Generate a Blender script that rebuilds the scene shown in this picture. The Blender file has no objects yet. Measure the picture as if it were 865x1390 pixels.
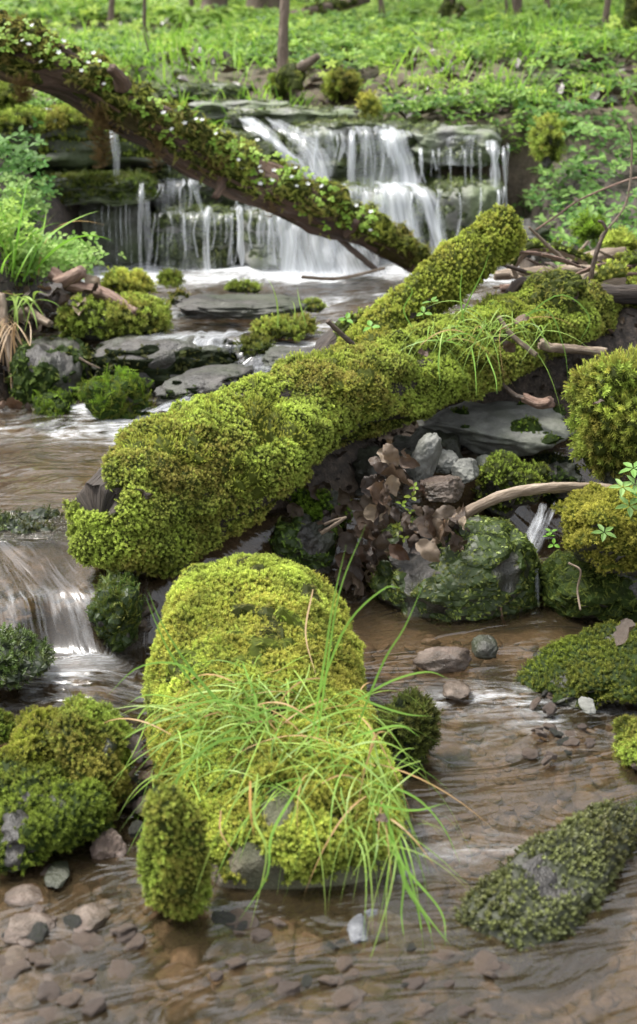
import bpy, bmesh, math
import numpy as np
rnd = np.random.default_rng(11)
SC = bpy.context.scene
COL = SC.collection
# ------------------------------------------------------------------ camera maths
F = 695.0 / math.tan(math.radians(20)); CAMZ = 1.1; PT = math.radians(18)
SP, CP = math.sin(PT), math.cos(PT)
def ray(px, py):
    x = (px - 432.5) / F; v = (695 - py) / F
    return np.array([x, CP + v * SP, -SP + v * CP])
def at(px, py, Y):
    d = ray(px, py); t = Y / d[1]; return np.array([d[0] * t, Y, CAMZ + d[2] * t])
def atz(px, py, z):
    d = ray(px, py); t = (z - CAMZ) / d[2]; return np.array([d[0] * t, d[1] * t, z])
def depth(p): return p[1] * CP - (p[2] - CAMZ) * SP
def mpp(p): return depth(p) / F          # metres per photo pixel at p
# ------------------------------------------------------------------ noise
def _h(ix, iy, iz, s):
    n = (ix.astype(np.uint32) * np.uint32(374761393)) ^ (iy.astype(np.uint32) * np.uint32(668265263)) ^ (iz.astype(np.uint32) * np.uint32(2246822519)) ^ np.uint32((s * 3266489917) & 0xffffffff)
    n = (n ^ (n >> np.uint32(13))) * np.uint32(1274126177)
    n = (n ^ (n >> np.uint32(16))) * np.uint32(2654435761)
    n = n ^ (n >> np.uint32(15))
    return n.astype(np.float64) / 2147483647.5 - 1.0
def vn(p, s=0):
    p = np.asarray(p, float); i = np.floor(p).astype(np.int64); f = p - i; f = f * f * (3 - 2 * f)
    i = i.astype(np.int64)
    r = 0
    for a in (0, 1):
        wa = f[..., 0] if a else 1 - f[..., 0]
        for b in (0, 1):
            wb = f[..., 1] if b else 1 - f[..., 1]
            for c in (0, 1):
                wc = f[..., 2] if c else 1 - f[..., 2]
                r = r + wa * wb * wc * _h((i[..., 0] + a) & 0xffffffff, (i[..., 1] + b) & 0xffffffff, (i[..., 2] + c) & 0xffffffff, s)
    return r
def fbm(p, o=4, s=0, g=.5):
    p = np.asarray(p, float); r = 0; a = 1.; t = 0
    for k in range(o):
        r = r + a * vn(p * (2.03 ** k) + 17.3 * k, s + k); t += a; a *= g
    return r / t * 1.6
def ss(x, a, b):
    t = np.clip((x - a) / (b - a), 0, 1); return t * t * (3 - 2 * t)
def xyz(x, y, z=0): return np.stack(np.broadcast_arrays(x, y, z), -1)
# ------------------------------------------------------------------ objects
def tag(o, label=None, cat=None, group=None, kind=None):
    if label: o['label'] = label
    if cat: o['category'] = cat
    if group: o['group'] = group
    if kind: o['kind'] = kind
    return o
def empty(name, loc, label, cat, group=None):
    o = bpy.data.objects.new(name, None); o.empty_display_size = .05; COL.objects.link(o); o.location = [float(c) for c in loc]
    return tag(o, label, cat, group)
def mk(name, V, Fc, mat, parent=None, col=None, flow=None, smooth=True, extra=None):
    """one mesh object; Fc is (n,3) or (n,4); V in world coordinates"""
    V = np.asarray(V, np.float32)
    if parent is not None: V = V - np.array(parent.location, np.float32)
    me = bpy.data.meshes.new(name); n = len(V); Fc = np.asarray(Fc, np.int32); k = Fc.shape[1]
    me.vertices.add(n); me.vertices.foreach_set('co', V.ravel())
    me.loops.add(Fc.size); me.loops.foreach_set('vertex_index', Fc.ravel())
    me.polygons.add(len(Fc)); me.polygons.foreach_set('loop_start', np.arange(0, Fc.size, k, dtype=np.int32))
    me.polygons.foreach_set('use_smooth', np.full(len(Fc), smooth))
    me.update(calc_edges=True)
    if col is not None:
        c = np.ones((n, 4), np.float32); c[:, :3] = np.clip(col, 0, 1)
        a = me.color_attributes.new('Col', 'FLOAT_COLOR', 'POINT'); a.data.foreach_set('color', c.ravel())
    if flow is not None:
        a = me.attributes.new('flow', 'FLOAT_VECTOR', 'POINT'); a.data.foreach_set('vector', np.asarray(flow, np.float32).ravel())
    if extra is not None:
        a = me.attributes.new('foam_sheen', 'FLOAT', 'POINT'); a.data.foreach_set('value', np.asarray(extra, np.float32).ravel())
    me.materials.append(mat)
    o = bpy.data.objects.new(name, me); COL.objects.link(o)
    if parent is not None: o.parent = parent
    return o
def base_of(V):
    c = (V.min(0) + V.max(0)) / 2; return (c[0], c[1], V[:, 2].min())
# ------------------------------------------------------------------ materials
def newmat(name):
    m = bpy.data.materials.new(name); m.use_nodes = True; nt = m.node_tree; nt.nodes.clear()
    out = nt.nodes.new('ShaderNodeOutputMaterial'); return m, nt, out
def nd(nt, t, **kw):
    n = nt.nodes.new('ShaderNode' + t)
    for k, v in kw.items():
        if k in n.inputs: n.inputs[k].default_value = v
        else: setattr(n, k, v)
    return n
def noise(nt, vec, scale, detail=4, rough=.6, dist=0):
    n = nd(nt, 'TexNoise', Scale=scale, Detail=detail, Roughness=rough, Distortion=dist); nt.links.new(vec, n.inputs['Vector']); return n.outputs['Fac']
def ramp(nt, fac, stops):
    n = nd(nt, 'ValToRGB'); e = n.color_ramp.elements
    while len(e) < len(stops): e.new(.5)
    for i, (p, c) in enumerate(stops):
        e[i].position = p; e[i].color = (*c, 1) if len(c) == 3 else c
    nt.links.new(fac, n.inputs['Fac']); return n.outputs['Color']
def mixc(nt, fac, a, b, mode='MIX'):
    n = nd(nt, 'Mix', data_type='RGBA', blend_type=mode)
    for s, v in ((0, fac), (6, a), (7, b)):
        if isinstance(v, (int, float)): n.inputs[s].default_value = v
        elif isinstance(v, tuple): n.inputs[s].default_value = (*v, 1)
        else: nt.links.new(v, n.inputs[s])
    return n.outputs[2]
def mth(nt, op, a, b=0., clamp=False):
    n = nd(nt, 'Math', operation=op); n.use_clamp = clamp
    for i, v in enumerate((a, b)):
        if isinstance(v, (int, float)): n.inputs[i].default_value = v
        else: nt.links.new(v, n.inputs[i])
    return n.outputs[0]
def mapr(nt, v, a, b, c=0., d=1.):
    n = nd(nt, 'MapRange'); n.inputs[1].default_value = a; n.inputs[2].default_value = b; n.inputs[3].default_value = c; n.inputs[4].default_value = d
    nt.links.new(v, n.inputs[0]); return n.outputs[0]
def bump(nt, h, strength, dist):
    n = nd(nt, 'Bump', Strength=strength, Distance=dist); nt.links.new(h, n.inputs['Height']); return n.outputs['Normal']
def scalev(nt, vec, s):
    n = nd(nt, 'VectorMath', operation='MULTIPLY'); nt.links.new(vec, n.inputs[0]); n.inputs[1].default_value = s; return n.outputs[0]
def attr(nt, name):
    return nd(nt, 'Attribute', attribute_name=name)
def leafmat(name, rough=.5, trans=.3, spec=.4):
    m, nt, out = newmat(name); a = attr(nt, 'Col')
    p = nd(nt, 'BsdfPrincipled', Roughness=rough); p.inputs['Specular IOR Level'].default_value = spec
    nt.links.new(a.outputs['Color'], p.inputs['Base Color'])
    t = nd(nt, 'BsdfTranslucent'); nt.links.new(a.outputs['Color'], t.inputs['Color'])
    mx = nd(nt, 'MixShader', Fac=trans); nt.links.new(p.outputs[0], mx.inputs[1]); nt.links.new(t.outputs[0], mx.inputs[2])
    nt.links.new(mx.outputs[0], out.inputs[0]); return m
M_moss = leafmat('moss_shoots', .65, .42, .15)
M_wetmoss = leafmat('wet_moss_shoots', .5, .2, .35)
M_leaf = leafmat('green_leaf', .5, .45, .22)
M_grass = leafmat('grass_blade', .45, .45, .3)
def rockmat(name, c1, c2, c3, scale=9, wet=.5, green=.5, bs=.6, gcol=(.035, .05, .012)):
    m, nt, out = newmat(name); tc = nd(nt, 'TexCoord').outputs['Object']
    n1 = noise(nt, tc, scale, 6, .65); n2 = noise(nt, tc, scale * 4.3, 5, .7); n3 = noise(nt, tc, scale * .5, 3, .5, .6)
    c = ramp(nt, n1, [(.3, c1), (.52, c2), (.72, c3)])
    c = mixc(nt, mapr(nt, n2, .35, .7, 0, .75), c, mixc(nt, .6, c, c1))
    sp = noise(nt, tc, scale * 14, 3, .6)
    c = mixc(nt, mapr(nt, sp, .62, .7, 0, .5), c, c3)
    g = mapr(nt, n3, .42, .6, 0, green)
    c = mixc(nt, g, c, gcol)
    p = nd(nt, 'BsdfPrincipled'); nt.links.new(c, p.inputs['Base Color'])
    r = mapr(nt, n1, .35, .65, .85 - .65 * wet, .9 - .35 * wet); nt.links.new(r, p.inputs['Roughness'])
    h = mth(nt, 'ADD', mth(nt, 'MULTIPLY', n1, 1.), mth(nt, 'MULTIPLY', n2, .45)); h = mth(nt, 'ADD', h, mth(nt, 'MULTIPLY', sp, .15))
    nt.links.new(bump(nt, h, bs, .02), p.inputs['Normal']); nt.links.new(p.outputs[0], out.inputs[0]); return m
M_rock = rockmat('wet_dark_rock', (.010, .009, .008), (.035, .031, .026), (.12, .11, .10), 9, .7, .6, .9, (.025, .036, .01))
M_ledge = rockmat('wet_ledge_rock', (.05, .052, .045), (.17, .17, .15), (.38, .38, .35), 7, .6, .7, 1., (.08, .12, .03))
M_grey = rockmat('grey_stone', (.06, .06, .052), (.15, .15, .135), (.28, .28, .25), 14, .3, .35, .35)
M_pebble = rockmat('brown_wet_pebble', (.035, .023, .017), (.09, .062, .046), (.22, .17, .14), 24, .85, .1, .6)
M_pink = rockmat('reddish_stone', (.06, .04, .03), (.13, .09, .07), (.28, .23, .2), 24, .5, .1, .9)
M_slate = rockmat('blue_grey_slate', (.035, .037, .042), (.09, .093, .105), (.22, .225, .24), 16, .6, .05, .9)
M_tan = rockmat('tan_stone', (.03, .025, .018), (.10, .08, .055), (.26, .22, .165), 14, .35, .6, .9)
def soilmat():
    m, nt, out = newmat('streambed_soil'); tc = nd(nt, 'TexCoord').outputs['Object']; a = attr(nt, 'Col')
    n1 = noise(nt, tc, 14, 6, .7); n2 = noise(nt, tc, 60, 4, .7)
    c = mixc(nt, mapr(nt, n1, .3, .7, 0, 1), mixc(nt, .55, a.outputs['Color'], (.015, .01, .007)), a.outputs['Color'])
    c = mixc(nt, mapr(nt, n2, .45, .7, 0, .6), c, mixc(nt, .35, c, (.3, .22, .16)))
    p = nd(nt, 'BsdfPrincipled', Roughness=.75); nt.links.new(c, p.inputs['Base Color'])
    h = mth(nt, 'ADD', n1, mth(nt, 'MULTIPLY', n2, .4)); nt.links.new(bump(nt, h, .8, .02), p.inputs['Normal'])
    nt.links.new(p.outputs[0], out.inputs[0]); return m
M_soil = soilmat()
def barkmat(name, c1, c2, c3, sc=(3, 22, 22), rough=.8, bs=.8):
    m, nt, out = newmat(name); a = attr(nt, 'flow'); v = scalev(nt, a.outputs['Vector'], sc)
    n1 = noise(nt, v, 1., 5, .7, .4); n2 = noise(nt, v, 4.2, 4, .7)
    c = ramp(nt, n1, [(.3, c1), (.5, c2), (.72, c3)])
    c = mixc(nt, mapr(nt, n2, .4, .7, 0, .5), c, c1)
    p = nd(nt, 'BsdfPrincipled', Roughness=rough); nt.links.new(c, p.inputs['Base Color'])
    h = mth(nt, 'ADD', n1, mth(nt, 'MULTIPLY', n2, .5)); nt.links.new(bump(nt, h, bs, .03), p.inputs['Normal'])
    nt.links.new(p.outputs[0], out.inputs[0]); return m
M_bark = barkmat('damp_brown_bark', (.022, .013, .008), (.085, .05, .032), (.2, .125, .085))
M_dark = barkmat('rotten_dark_wood', (.008, .006, .005), (.035, .025, .018), (.11, .085, .065))
M_stick = barkmat('weathered_stick', (.06, .042, .028), (.19, .14, .095), (.4, .33, .25), (8, 60, 60), .7, .4)
M_darkstick = barkmat('dark_twig_bark', (.02, .014, .01), (.07, .045, .03), (.16, .11, .08), (8, 60, 60), .6, .4)
M_drift = barkmat('reddish_driftwood', (.05, .028, .02), (.2, .12, .085), (.36, .26, .2), (5, 45, 45), .7, .6)
M_trunk = barkmat('grey_brown_bark', (.035, .024, .016), (.12, .085, .06), (.22, .17, .13), (4, 14, 14))
def deadleafmat():
    m, nt, out = newmat('dead_leaf'); tc = nd(nt, 'TexCoord').outputs['Object']
    oi = nd(nt, 'ObjectInfo').outputs['Random']
    c = ramp(nt, oi, [(0, (.02, .013, .009)), (.25, (.075, .048, .03)), (.45, (.03, .021, .016)), (.65, (.11, .078, .05)), (.82, (.09, .042, .02)), (1, (.25, .19, .125))])
    n1 = noise(nt, tc, 60, 4, .7); c = mixc(nt, mapr(nt, n1, .35, .7, 0, .7), c, mixc(nt, .6, c, (.02, .012, .01)))
    p = nd(nt, 'BsdfPrincipled', Roughness=.33); nt.links.new(c, p.inputs['Base Color'])
    w = noise(nt, tc, 25, 3); nt.links.new(bump(nt, mth(nt, 'ADD', n1, w), .5, .004), p.inputs['Normal'])
    t = nd(nt, 'BsdfTranslucent'); nt.links.new(c, t.inputs['Color'])
    mx = nd(nt, 'MixShader', Fac=.15); nt.links.new(p.outputs[0], mx.inputs[1]); nt.links.new(t.outputs[0], mx.inputs[2])
    nt.links.new(mx.outputs[0], out.inputs[0]); return m
M_dead = deadleafmat()
def watermat():
    m, nt, out = newmat('stream_water'); fl = attr(nt, 'flow').outputs['Vector']; fo = attr(nt, 'foam_sheen').outputs['Fac']
    v = scalev(nt, fl, (1, 1, 1))
    s1 = noise(nt, v, 15, 3, .5, .9); s2 = noise(nt, v, 60, 2, .5)
    h = mth(nt, 'ADD', s1, mth(nt, 'MULTIPLY', s2, .04))
    nrm = bump(nt, h, .65, .028)
    tr = nd(nt, 'BsdfTransparent', Color=(.88, .78, .64, 1))
    mud = nd(nt, 'BsdfDiffuse', Color=(.12, .088, .045, 1))
    under = nd(nt, 'MixShader', Fac=.13); nt.links.new(tr.outputs[0], under.inputs[1]); nt.links.new(mud.outputs[0], under.inputs[2])
    gl = nd(nt, 'BsdfGlossy', Roughness=.14, Color=(1, 1, 1, 1)); nt.links.new(nrm, gl.inputs['Normal'])
    fr = nd(nt, 'Fresnel', IOR=1.6); nt.links.new(nrm, fr.inputs['Normal'])
    mx = nd(nt, 'MixShader'); nt.links.new(mth(nt, 'MULTIPLY', fr.outputs[0], 1.0, True), mx.inputs[0]); nt.links.new(under.outputs[0], mx.inputs[1]); nt.links.new(gl.outputs[0], mx.inputs[2])
    foam_sheen = nd(nt, 'BsdfDiffuse', Color=(.78, .8, .82, 1)); nt.links.new(nrm, foam_sheen.inputs['Normal'])
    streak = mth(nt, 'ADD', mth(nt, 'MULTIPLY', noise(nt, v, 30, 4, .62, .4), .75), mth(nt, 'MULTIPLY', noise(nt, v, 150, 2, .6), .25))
    a = mth(nt, 'SUBTRACT', mth(nt, 'ADD', fo, streak), 1.0); a = mth(nt, 'MAXIMUM', mapr(nt, a, -.04, .40, 0, .85), mth(nt, 'MULTIPLY', mapr(nt, fo, .26, .85, 0, .4), mapr(nt, streak, .46, .60, 0., 1.)))  # real froth, plus a broad silver sky sheen painted into the colour
    f2 = nd(nt, 'MixShader'); nt.links.new(a, f2.inputs[0]); nt.links.new(mx.outputs[0], f2.inputs[1]); nt.links.new(foam_sheen.outputs[0], f2.inputs[2])
    nt.links.new(f2.outputs[0], out.inputs[0]); return m
M_water = watermat()
def fallmat():
    m, nt, out = newmat('falling_water'); fl = attr(nt, 'flow').outputs['Vector']; fo = attr(nt, 'foam_sheen').outputs['Fac']
    s1 = noise(nt, scalev(nt, fl, (75, 2.2, 1)), 1, 4, .7, .5); s2 = noise(nt, scalev(nt, fl, (260, 7, 1)), 1, 2, .6)
    s = mth(nt, 'ADD', mth(nt, 'MULTIPLY', s1, .7), mth(nt, 'MULTIPLY', s2, .3))
    a = mth(nt, 'SUBTRACT', mth(nt, 'ADD', fo, s), 1.); a = mapr(nt, a, -.14, .46, 0, .85)
    d = nd(nt, 'BsdfDiffuse', Color=(.8, .83, .87, 1)); t = nd(nt, 'BsdfTranslucent', Color=(.8, .83, .87, 1)); g = nd(nt, 'BsdfGlossy', Roughness=.25, Color=(1, 1, 1, 1))
    m1 = nd(nt, 'MixShader', Fac=.4); nt.links.new(d.outputs[0], m1.inputs[1]); nt.links.new(t.outputs[0], m1.inputs[2])
    m2 = nd(nt, 'MixShader', Fac=.12); nt.links.new(m1.outputs[0], m2.inputs[1]); nt.links.new(g.outputs[0], m2.inputs[2])
    tr = nd(nt, 'BsdfTransparent')
    m3 = nd(nt, 'MixShader'); nt.links.new(a, m3.inputs[0]); nt.links.new(tr.outputs[0], m3.inputs[1]); nt.links.new(m2.outputs[0], m3.inputs[2])
    nt.links.new(m3.outputs[0], out.inputs[0]); return m
M_fall = fallmat()
# ------------------------------------------------------------------ sprig templates: list of triangles (n,3,3) and tint 0..1 (n,3)
def T_star(tiers=3, k=4, h=1., r=.45, w=.17, lift=.28):
    tri, tt = [], []
    for i in range(tiers):
        z = h * (.25 + .65 * i / max(1, tiers - 1)); rr = r * (1 - .45 * i / tiers)
        for j in range(k):
            a = 2 * math.pi * (j + .5 * i) / k + .7 * i; c, s = math.cos(a), math.sin(a)
            tri.append([(-s * w / 2, c * w / 2, z - .12), (s * w / 2, -c * w / 2, z - .12), (c * rr, s * rr, z + lift)])
            b = .25 + .5 * i / tiers; tt.append([b, b, b + .35])
    return np.array(tri), np.array(tt)
def T_frond(pairs=6, L=1., wl=.3, w=.11, rise=.5, drop=.55):
    tri, tt = [], []
    def ax(t): return np.array([L * t, 0, rise * t - drop * t * t])
    for i in range(pairs):
        t = (i + .6) / pairs; p = ax(t); q = ax(t + .16); l = wl * (1 - .65 * t) * (1 if i else .8)
        for s in (-1, 1):
            tip = (p + q) / 2 + np.array([.5 * l, s * l, .05 * (1 - i % 2)])
            tri.append([p - [w / 2, 0, 0], p + [w / 2, 0, 0], tip]); tt.append([.25 + .4 * t, .25 + .4 * t, .55 + .45 * t])
    a, b, c = ax(0), ax(.5), ax(1.05)
    tri.append([a + [0, w * .35, 0], a - [0, w * .35, 0], b]); tt.append([.1, .1, .5])
    tri.append([b + [0, w * .3, 0], b - [0, w * .3, 0], c]); tt.append([.5, .5, 1])
    return np.array(tri), np.array(tt)
TPL = {'star': T_star(3, 4), 'cush': T_star(3, 5, .9, .5, .24, .2), 'tall': T_star(5, 4, 1.7, .36, .15, .3), 'frond': T_frond(), 'fern': T_frond(7, 1., .36, .13, .25, .75),
       'flat': T_frond(4, .8, .4, .26, .3, .35)}
def norm(v): return v / np.maximum(np.linalg.norm(v, axis=-1, keepdims=True), 1e-9)
def instance(P, D, S, spin, tpl):
    """tri soup of template at points P along D"""
    T, tt = tpl; T = T.reshape(-1, 3)
    up = np.tile([0., 0, 1.], (len(P), 1)); up[np.abs(D[:, 2]) > .92] = (1, 0, 0)
    a = norm(np.cross(up, D)); b = np.cross(D, a)
    c, s = np.cos(spin)[:, None], np.sin(spin)[:, None]; a2 = a * c + b * s; b2 = -a * s + b * c
    V = P[:, None] + S[:, None, None] * (T[None, :, 0:1] * a2[:, None] + T[None, :, 1:2] * b2[:, None] + T[None, :, 2:3] * D[:, None])
    V = V.reshape(-1, 3); return V, np.arange(len(V)).reshape(-1, 3), np.tile(tt.reshape(-1), (len(P), 1))
def vnormals(V, Fc):
    T = Fc if Fc.shape[1] == 3 else np.vstack([Fc[:, :3], Fc[:, [0, 2, 3]]])
    n = np.cross(V[T[:, 1]] - V[T[:, 0]], V[T[:, 2]] - V[T[:, 0]]); N = np.zeros_like(V)
    for k in range(3):
        for c in range(3): N[:, c] += np.bincount(T[:, k], n[:, c], len(V))
    return norm(N), T, np.linalg.norm(n, axis=1) / 2
CAMP = np.array([0, 0, CAMZ])
YG = dict(c0=(.075, .095, .010), c1=(.55, .66, .12), c2=(.45, .41, .08))      # yellow-green cushion
OL = dict(c0=(.04, .052, .008), c1=(.37, .49, .08), c2=(.31, .27, .06))      # olive
GR = dict(c0=(.025, .045, .007), c1=(.21, .34, .035), c2=(.17, .17, .03))        # fresh green
DK = dict(c0=(.012, .02, .006), c1=(.10, .16, .03), c2=(.09, .085, .02))    # dark wet green
def moss(parent, V, Fc, tpl='star', size=.012, dens=22000, thick=.008, up=-.35, upw=.3, cover=1., pal=YG, seed=0, mat=None, mask=None,
         droop=.0, spread=.45, psc=14, lump=.0, name='moss', psh=0., mixtpl=None):
    N, T, A = vnormals(V, Fc)
    m = ss(N[:, 2], up - upw, up + upw)
    if cover < 1:
        q = fbm(V * psc, 3, seed + 50); m = m * ss(q, (1 - 2 * cover) * .9 - .12, (1 - 2 * cover) * .9 + .12)
    if mask is not None: m = m * mask(V, N)
    big = fbm(V * 16, 3, seed + 3); off = (thick * (1.0 + .6 * fbm(V * 45, 2, seed)) + lump * big + .35 * lump * fbm(V * 55, 2, seed + 8)) * m - .003 * (1 - m)
    V2 = V + N * off[:, None]
    keep = m[T].max(1) > .06; N2, T2, A2 = vnormals(V2, T)
    pc = np.array([pal['c0'], pal['c1'], pal['c2']])
    # shell: the matted older growth under the shoots
    idx, inv = np.unique(T2[keep], return_inverse=True)
    if len(idx) == 0: return None
    sV = V2[idx]; sF = inv.reshape(-1, 3); sc_ = pc[0] * (.7 + .3 * fbm(sV * 60, 2, 5)[:, None]) + .03 * pc[1]
    mm = m[T2].mean(1); mm[~keep] = 0
    fc = V2[T2].mean(1); face = (norm(CAMP - fc) * N2[T2].mean(1)).sum(1)
    w = A2 * mm * np.where(face < -.25, .3, 1.)
    tot = w.sum(); n = int(tot * dens)
    out = [(sV, sF, sc_)]
    if n > 0:
        f = rnd.choice(len(T2), n, p=w / tot); r1 = np.sqrt(rnd.random(n))[:, None]; r2 = rnd.random(n)[:, None]
        b = (1 - r1, r1 * (1 - r2), r1 * r2); P = sum(b[k] * V2[T2[f, k]] for k in range(3)); D = norm(sum(b[k] * N2[T2[f, k]] for k in range(3)))
        D = norm(D + [0, 0, .25 - droop] + spread * rnd.normal(size=(n, 3)))
        S = size * rnd.uniform(.65, 1.35, n) * (1 + .25 * vn(P * 30, seed))
        g = np.clip(.42 + 1.15 * fbm(P * 9 + psh, 3, seed + 9) + .3 * rnd.normal(size=n), 0, 1.25)      # yellow/brown drift
        bright = np.clip(1 + .38 * fbm(P * 20, 3, seed + 4) + .2 * rnd.normal(size=n), .35, 1.8)
        tips = pc[1] * (1 - .75 * g[:, None]) + pc[2] * .75 * g[:, None]; tips = tips * bright[:, None]
        tpls = [tpl] if not mixtpl else [tpl, mixtpl]; which = rnd.integers(0, len(tpls), n)
        for ti, tn in enumerate(tpls):
            q = which == ti
            if not q.any(): continue
            iv, fi, tt = instance(P[q] - D[q] * S[q][:, None] * .15, D[q], S[q], rnd.uniform(0, 6.28, q.sum()), TPL[tn])
            c = pc[0][None, None] * (1 - tt[..., None]) + tips[q][:, None] * tt[..., None]
            out.append((iv, fi, c.reshape(-1, 3)))
    Vs, Fs, Cs, o = [], [], [], 0
    for a, b_, c in out: Vs.append(a); Fs.append(b_ + o); Cs.append(c); o += len(a)
    return mk(name, np.vstack(Vs), np.vstack(Fs), mat or M_moss, parent, col=np.vstack(Cs), smooth=False)
# ------------------------------------------------------------------ shapes
_ico = {}
def ico(s):
    if s not in _ico:
        bm = bmesh.new(); bmesh.ops.create_icosphere(bm, subdivisions=s, radius=1)
        _ico[s] = (np.array([v.co[:] for v in bm.verts]), np.array([[v.index for v in f.verts] for f in bm.faces])); bm.free()
    return _ico[s]
def rotm(rx, ry, rz):
    cx, sx, cy, sy, cz, sz = math.cos(rx), math.sin(rx), math.cos(ry), math.sin(ry), math.cos(rz), math.sin(rz)
    return np.array([[cz, -sz, 0], [sz, cz, 0], [0, 0, 1]]) @ np.array([[cy, 0, sy], [0, 1, 0], [-sy, 0, cy]]) @ np.array([[1, 0, 0], [0, cx, -sx], [0, sx, cx]])
def blob(c, r, seed=0, sub=5, n=2.4, rough=.38, fine=.09, planes=0, rot=(0, 0, 0), freq=1.7, strata=0.):
    p, f = ico(sub); p = p / (np.abs(p) ** n).sum(1, keepdims=True) ** (1 / n)
    g = np.random.default_rng(seed + 900)
    for k in range(planes):
        q = norm(g.normal(size=3)[None])[0]; d = g.uniform(.55, .85); e = np.maximum(0, p @ q - d); p = p - q * e[:, None] * .92
    sd = seed * 3.7
    p = p * (1 + rough * fbm(p * freq + sd, 3, seed) + fine * fbm(p * 5.5 + sd, 4, seed + 7))[:, None]
    p = p - (p.max(0) + p.min(0)) / 2; p = p / ((p.max(0) - p.min(0)) / 2); V = p * np.array(r)
    if strata: V[:, :2] *= (1 + strata * vn(xyz(V[:, 0] * 3, V[:, 1] * 3, V[:, 2] * 38 + sd), seed))[:, None]
    V = V @ rotm(*rot).T + np.array(c); return V, f
def pxrock(x0, y0, x1, y1, Y, ry):
    c = at((x0 + x1) / 2, (y0 + y1) / 2, Y); k = mpp(c); h = (y1 - y0) / 2 * k
    phi = math.atan2(CAMZ - c[2], Y); rz = math.sqrt(max(h * h - (ry * math.sin(phi)) ** 2, (h * .45) ** 2)) / math.cos(phi)
    return c, ((x1 - x0) / 2 * k, ry, rz)
def rock(name, label, cat, box, Y, ry, mat=None, group=None, mosses=(), down=0., **kw):
    c, r = pxrock(*box, Y, ry); mg = max([q.get('thick', .009) + .5 * q.get('size', .012) for q in mosses] or [0]); r = tuple(max(a - mg, a * .5) for a in r)
    if down: c = c - [0, 0, down / 2]; r = (r[0], r[1], r[2] + down / 2)
    V, f = blob(c, r, **kw)
    if mosses:
        e = empty(name, base_of(V), label, cat, group); mk('stone', V, f, mat or M_rock, e)
        z0, hh = V[:, 2].min(), V[:, 2].max() - V[:, 2].min()
        for q in mosses:
            q = dict(q); m0 = q.get('mask'); q['mask'] = lambda V_, N_, m0=m0: ss((V_[:, 2] - z0) / hh + .16 * fbm(V_ * 14, 3, 8), .10, .30) * (m0(V_, N_) if m0 else 1.); q['cover'] = min(q.get('cover', 1.), .93); moss(e, V, f, **q)
        return e
    return tag(mk(name, V, f, mat or M_rock), label, cat, group)
def cr(P, n):
    """Catmull-Rom through rows of P"""
    P = np.asarray(P, float); Q = np.vstack([2 * P[0] - P[1], P, 2 * P[-1] - P[-2]]); t = np.linspace(0, len(P) - 1 - 1e-9, n); i = t.astype(int); u = (t - i)[:, None]
    a, b, c, d = Q[i], Q[i + 1], Q[i + 2], Q[i + 3]
    return .5 * (2 * b + (c - a) * u + (2 * a - 5 * b + 4 * c - d) * u * u + (3 * b - a - 3 * c + d) * u ** 3)
def tube(path, rad, nl=80, ns=40, rough=.08, fine=.03, seed=0, flat=1., capn=5, knots=(), jag=(0, 0), freq=3.):
    """closed limb; path (k,3), rad (k,)"""
    A = cr(np.hstack([np.asarray(path, float), np.asarray(rad, float)[:, None]]), nl); C = A[:, :3]; rr = A[:, 3]
    Tn = norm(np.gradient(C, axis=0)); up = np.array([0, 0, 1.]) if abs(Tn[:, 2].mean()) < .8 else np.array([0, 1., 0])
    S = norm(np.cross(Tn, up)); U = np.cross(S, Tn)
    L = np.concatenate([[0], np.cumsum(np.linalg.norm(np.diff(C, axis=0), axis=1))]); th = np.linspace(0, 2 * math.pi, ns, endpoint=False)
    rings = []; fl = []
    def ring(i, f, sh):
        q = xyz(np.cos(th) * 1.2, np.sin(th) * 1.2, L[i] / max(rr.mean(), 1e-4) * .35) ; rd = rr[i] * f * (1 + rough * fbm(q * freq * .5 + seed, 3, seed) + fine * vn(xyz(np.cos(th) * 6, np.sin(th) * 6, L[i] / max(rr.mean(), 1e-4) * .5 + seed), seed + 2))
        for (kl, ka, kr, kh) in knots: rd = rd + kh * np.exp(-((L[i] / L[-1] - kl) * L[-1] / kr) ** 2 - (np.angle(np.exp(1j * (th - ka))) * rr[i] / kr) ** 2)
        return C[i] + sh + rd[:, None] * (np.cos(th)[:, None] * S[i] + flat * np.sin(th)[:, None] * U[i])
    g = np.random.default_rng(seed + 5)
    j0 = jag[0] * rr[0] * fbm(xyz(np.cos(th) * 2, np.sin(th) * 2, seed + .5), 3, seed)[:, None] * -Tn[0]; j1 = jag[1] * rr[-1] * fbm(xyz(np.cos(th) * 2, np.sin(th) * 2, seed + 7.5), 3, seed)[:, None] * Tn[-1]
    for k in range(capn):
        f = (k + .02) / capn; rings.append(ring(0, f, -Tn[0] * rr[0] * .18 * (1 - f ** 2)+ (j0 * f if jag[0] else 0))); fl.append(-rr[0] * (1 - f))
    for i in range(nl): rings.append(ring(i, 1, 0 if i not in (0, nl - 1) else (j0 if i == 0 and jag[0] else (j1 if jag[1] and i else 0)))); fl.append(L[i])
    for k in range(capn - 1, -1, -1):
        f = (k + .02) / capn; rings.append(ring(nl - 1, f, Tn[-1] * rr[-1] * .18 * (1 - f ** 2)+ (j1 * f if jag[1] else 0))); fl.append(L[-1] + rr[-1] * (1 - f))
    V = np.vstack(rings); nr = len(rings); i = np.arange(nr - 1)[:, None] * ns; j = np.arange(ns)[None]; jn = (j + 1) % ns
    Fc = np.stack([i + j, i + ns + j, i + ns + jn, i + jn], -1).reshape(-1, 4)
    th2 = np.tile(th, nr); flow = xyz(np.repeat(fl, ns), np.cos(th2) * rr.mean(), np.sin(th2) * rr.mean())
    return V, Fc, flow
def pxpath(pts): return [at(x, y, Y) for x, y, Y in pts]
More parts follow.
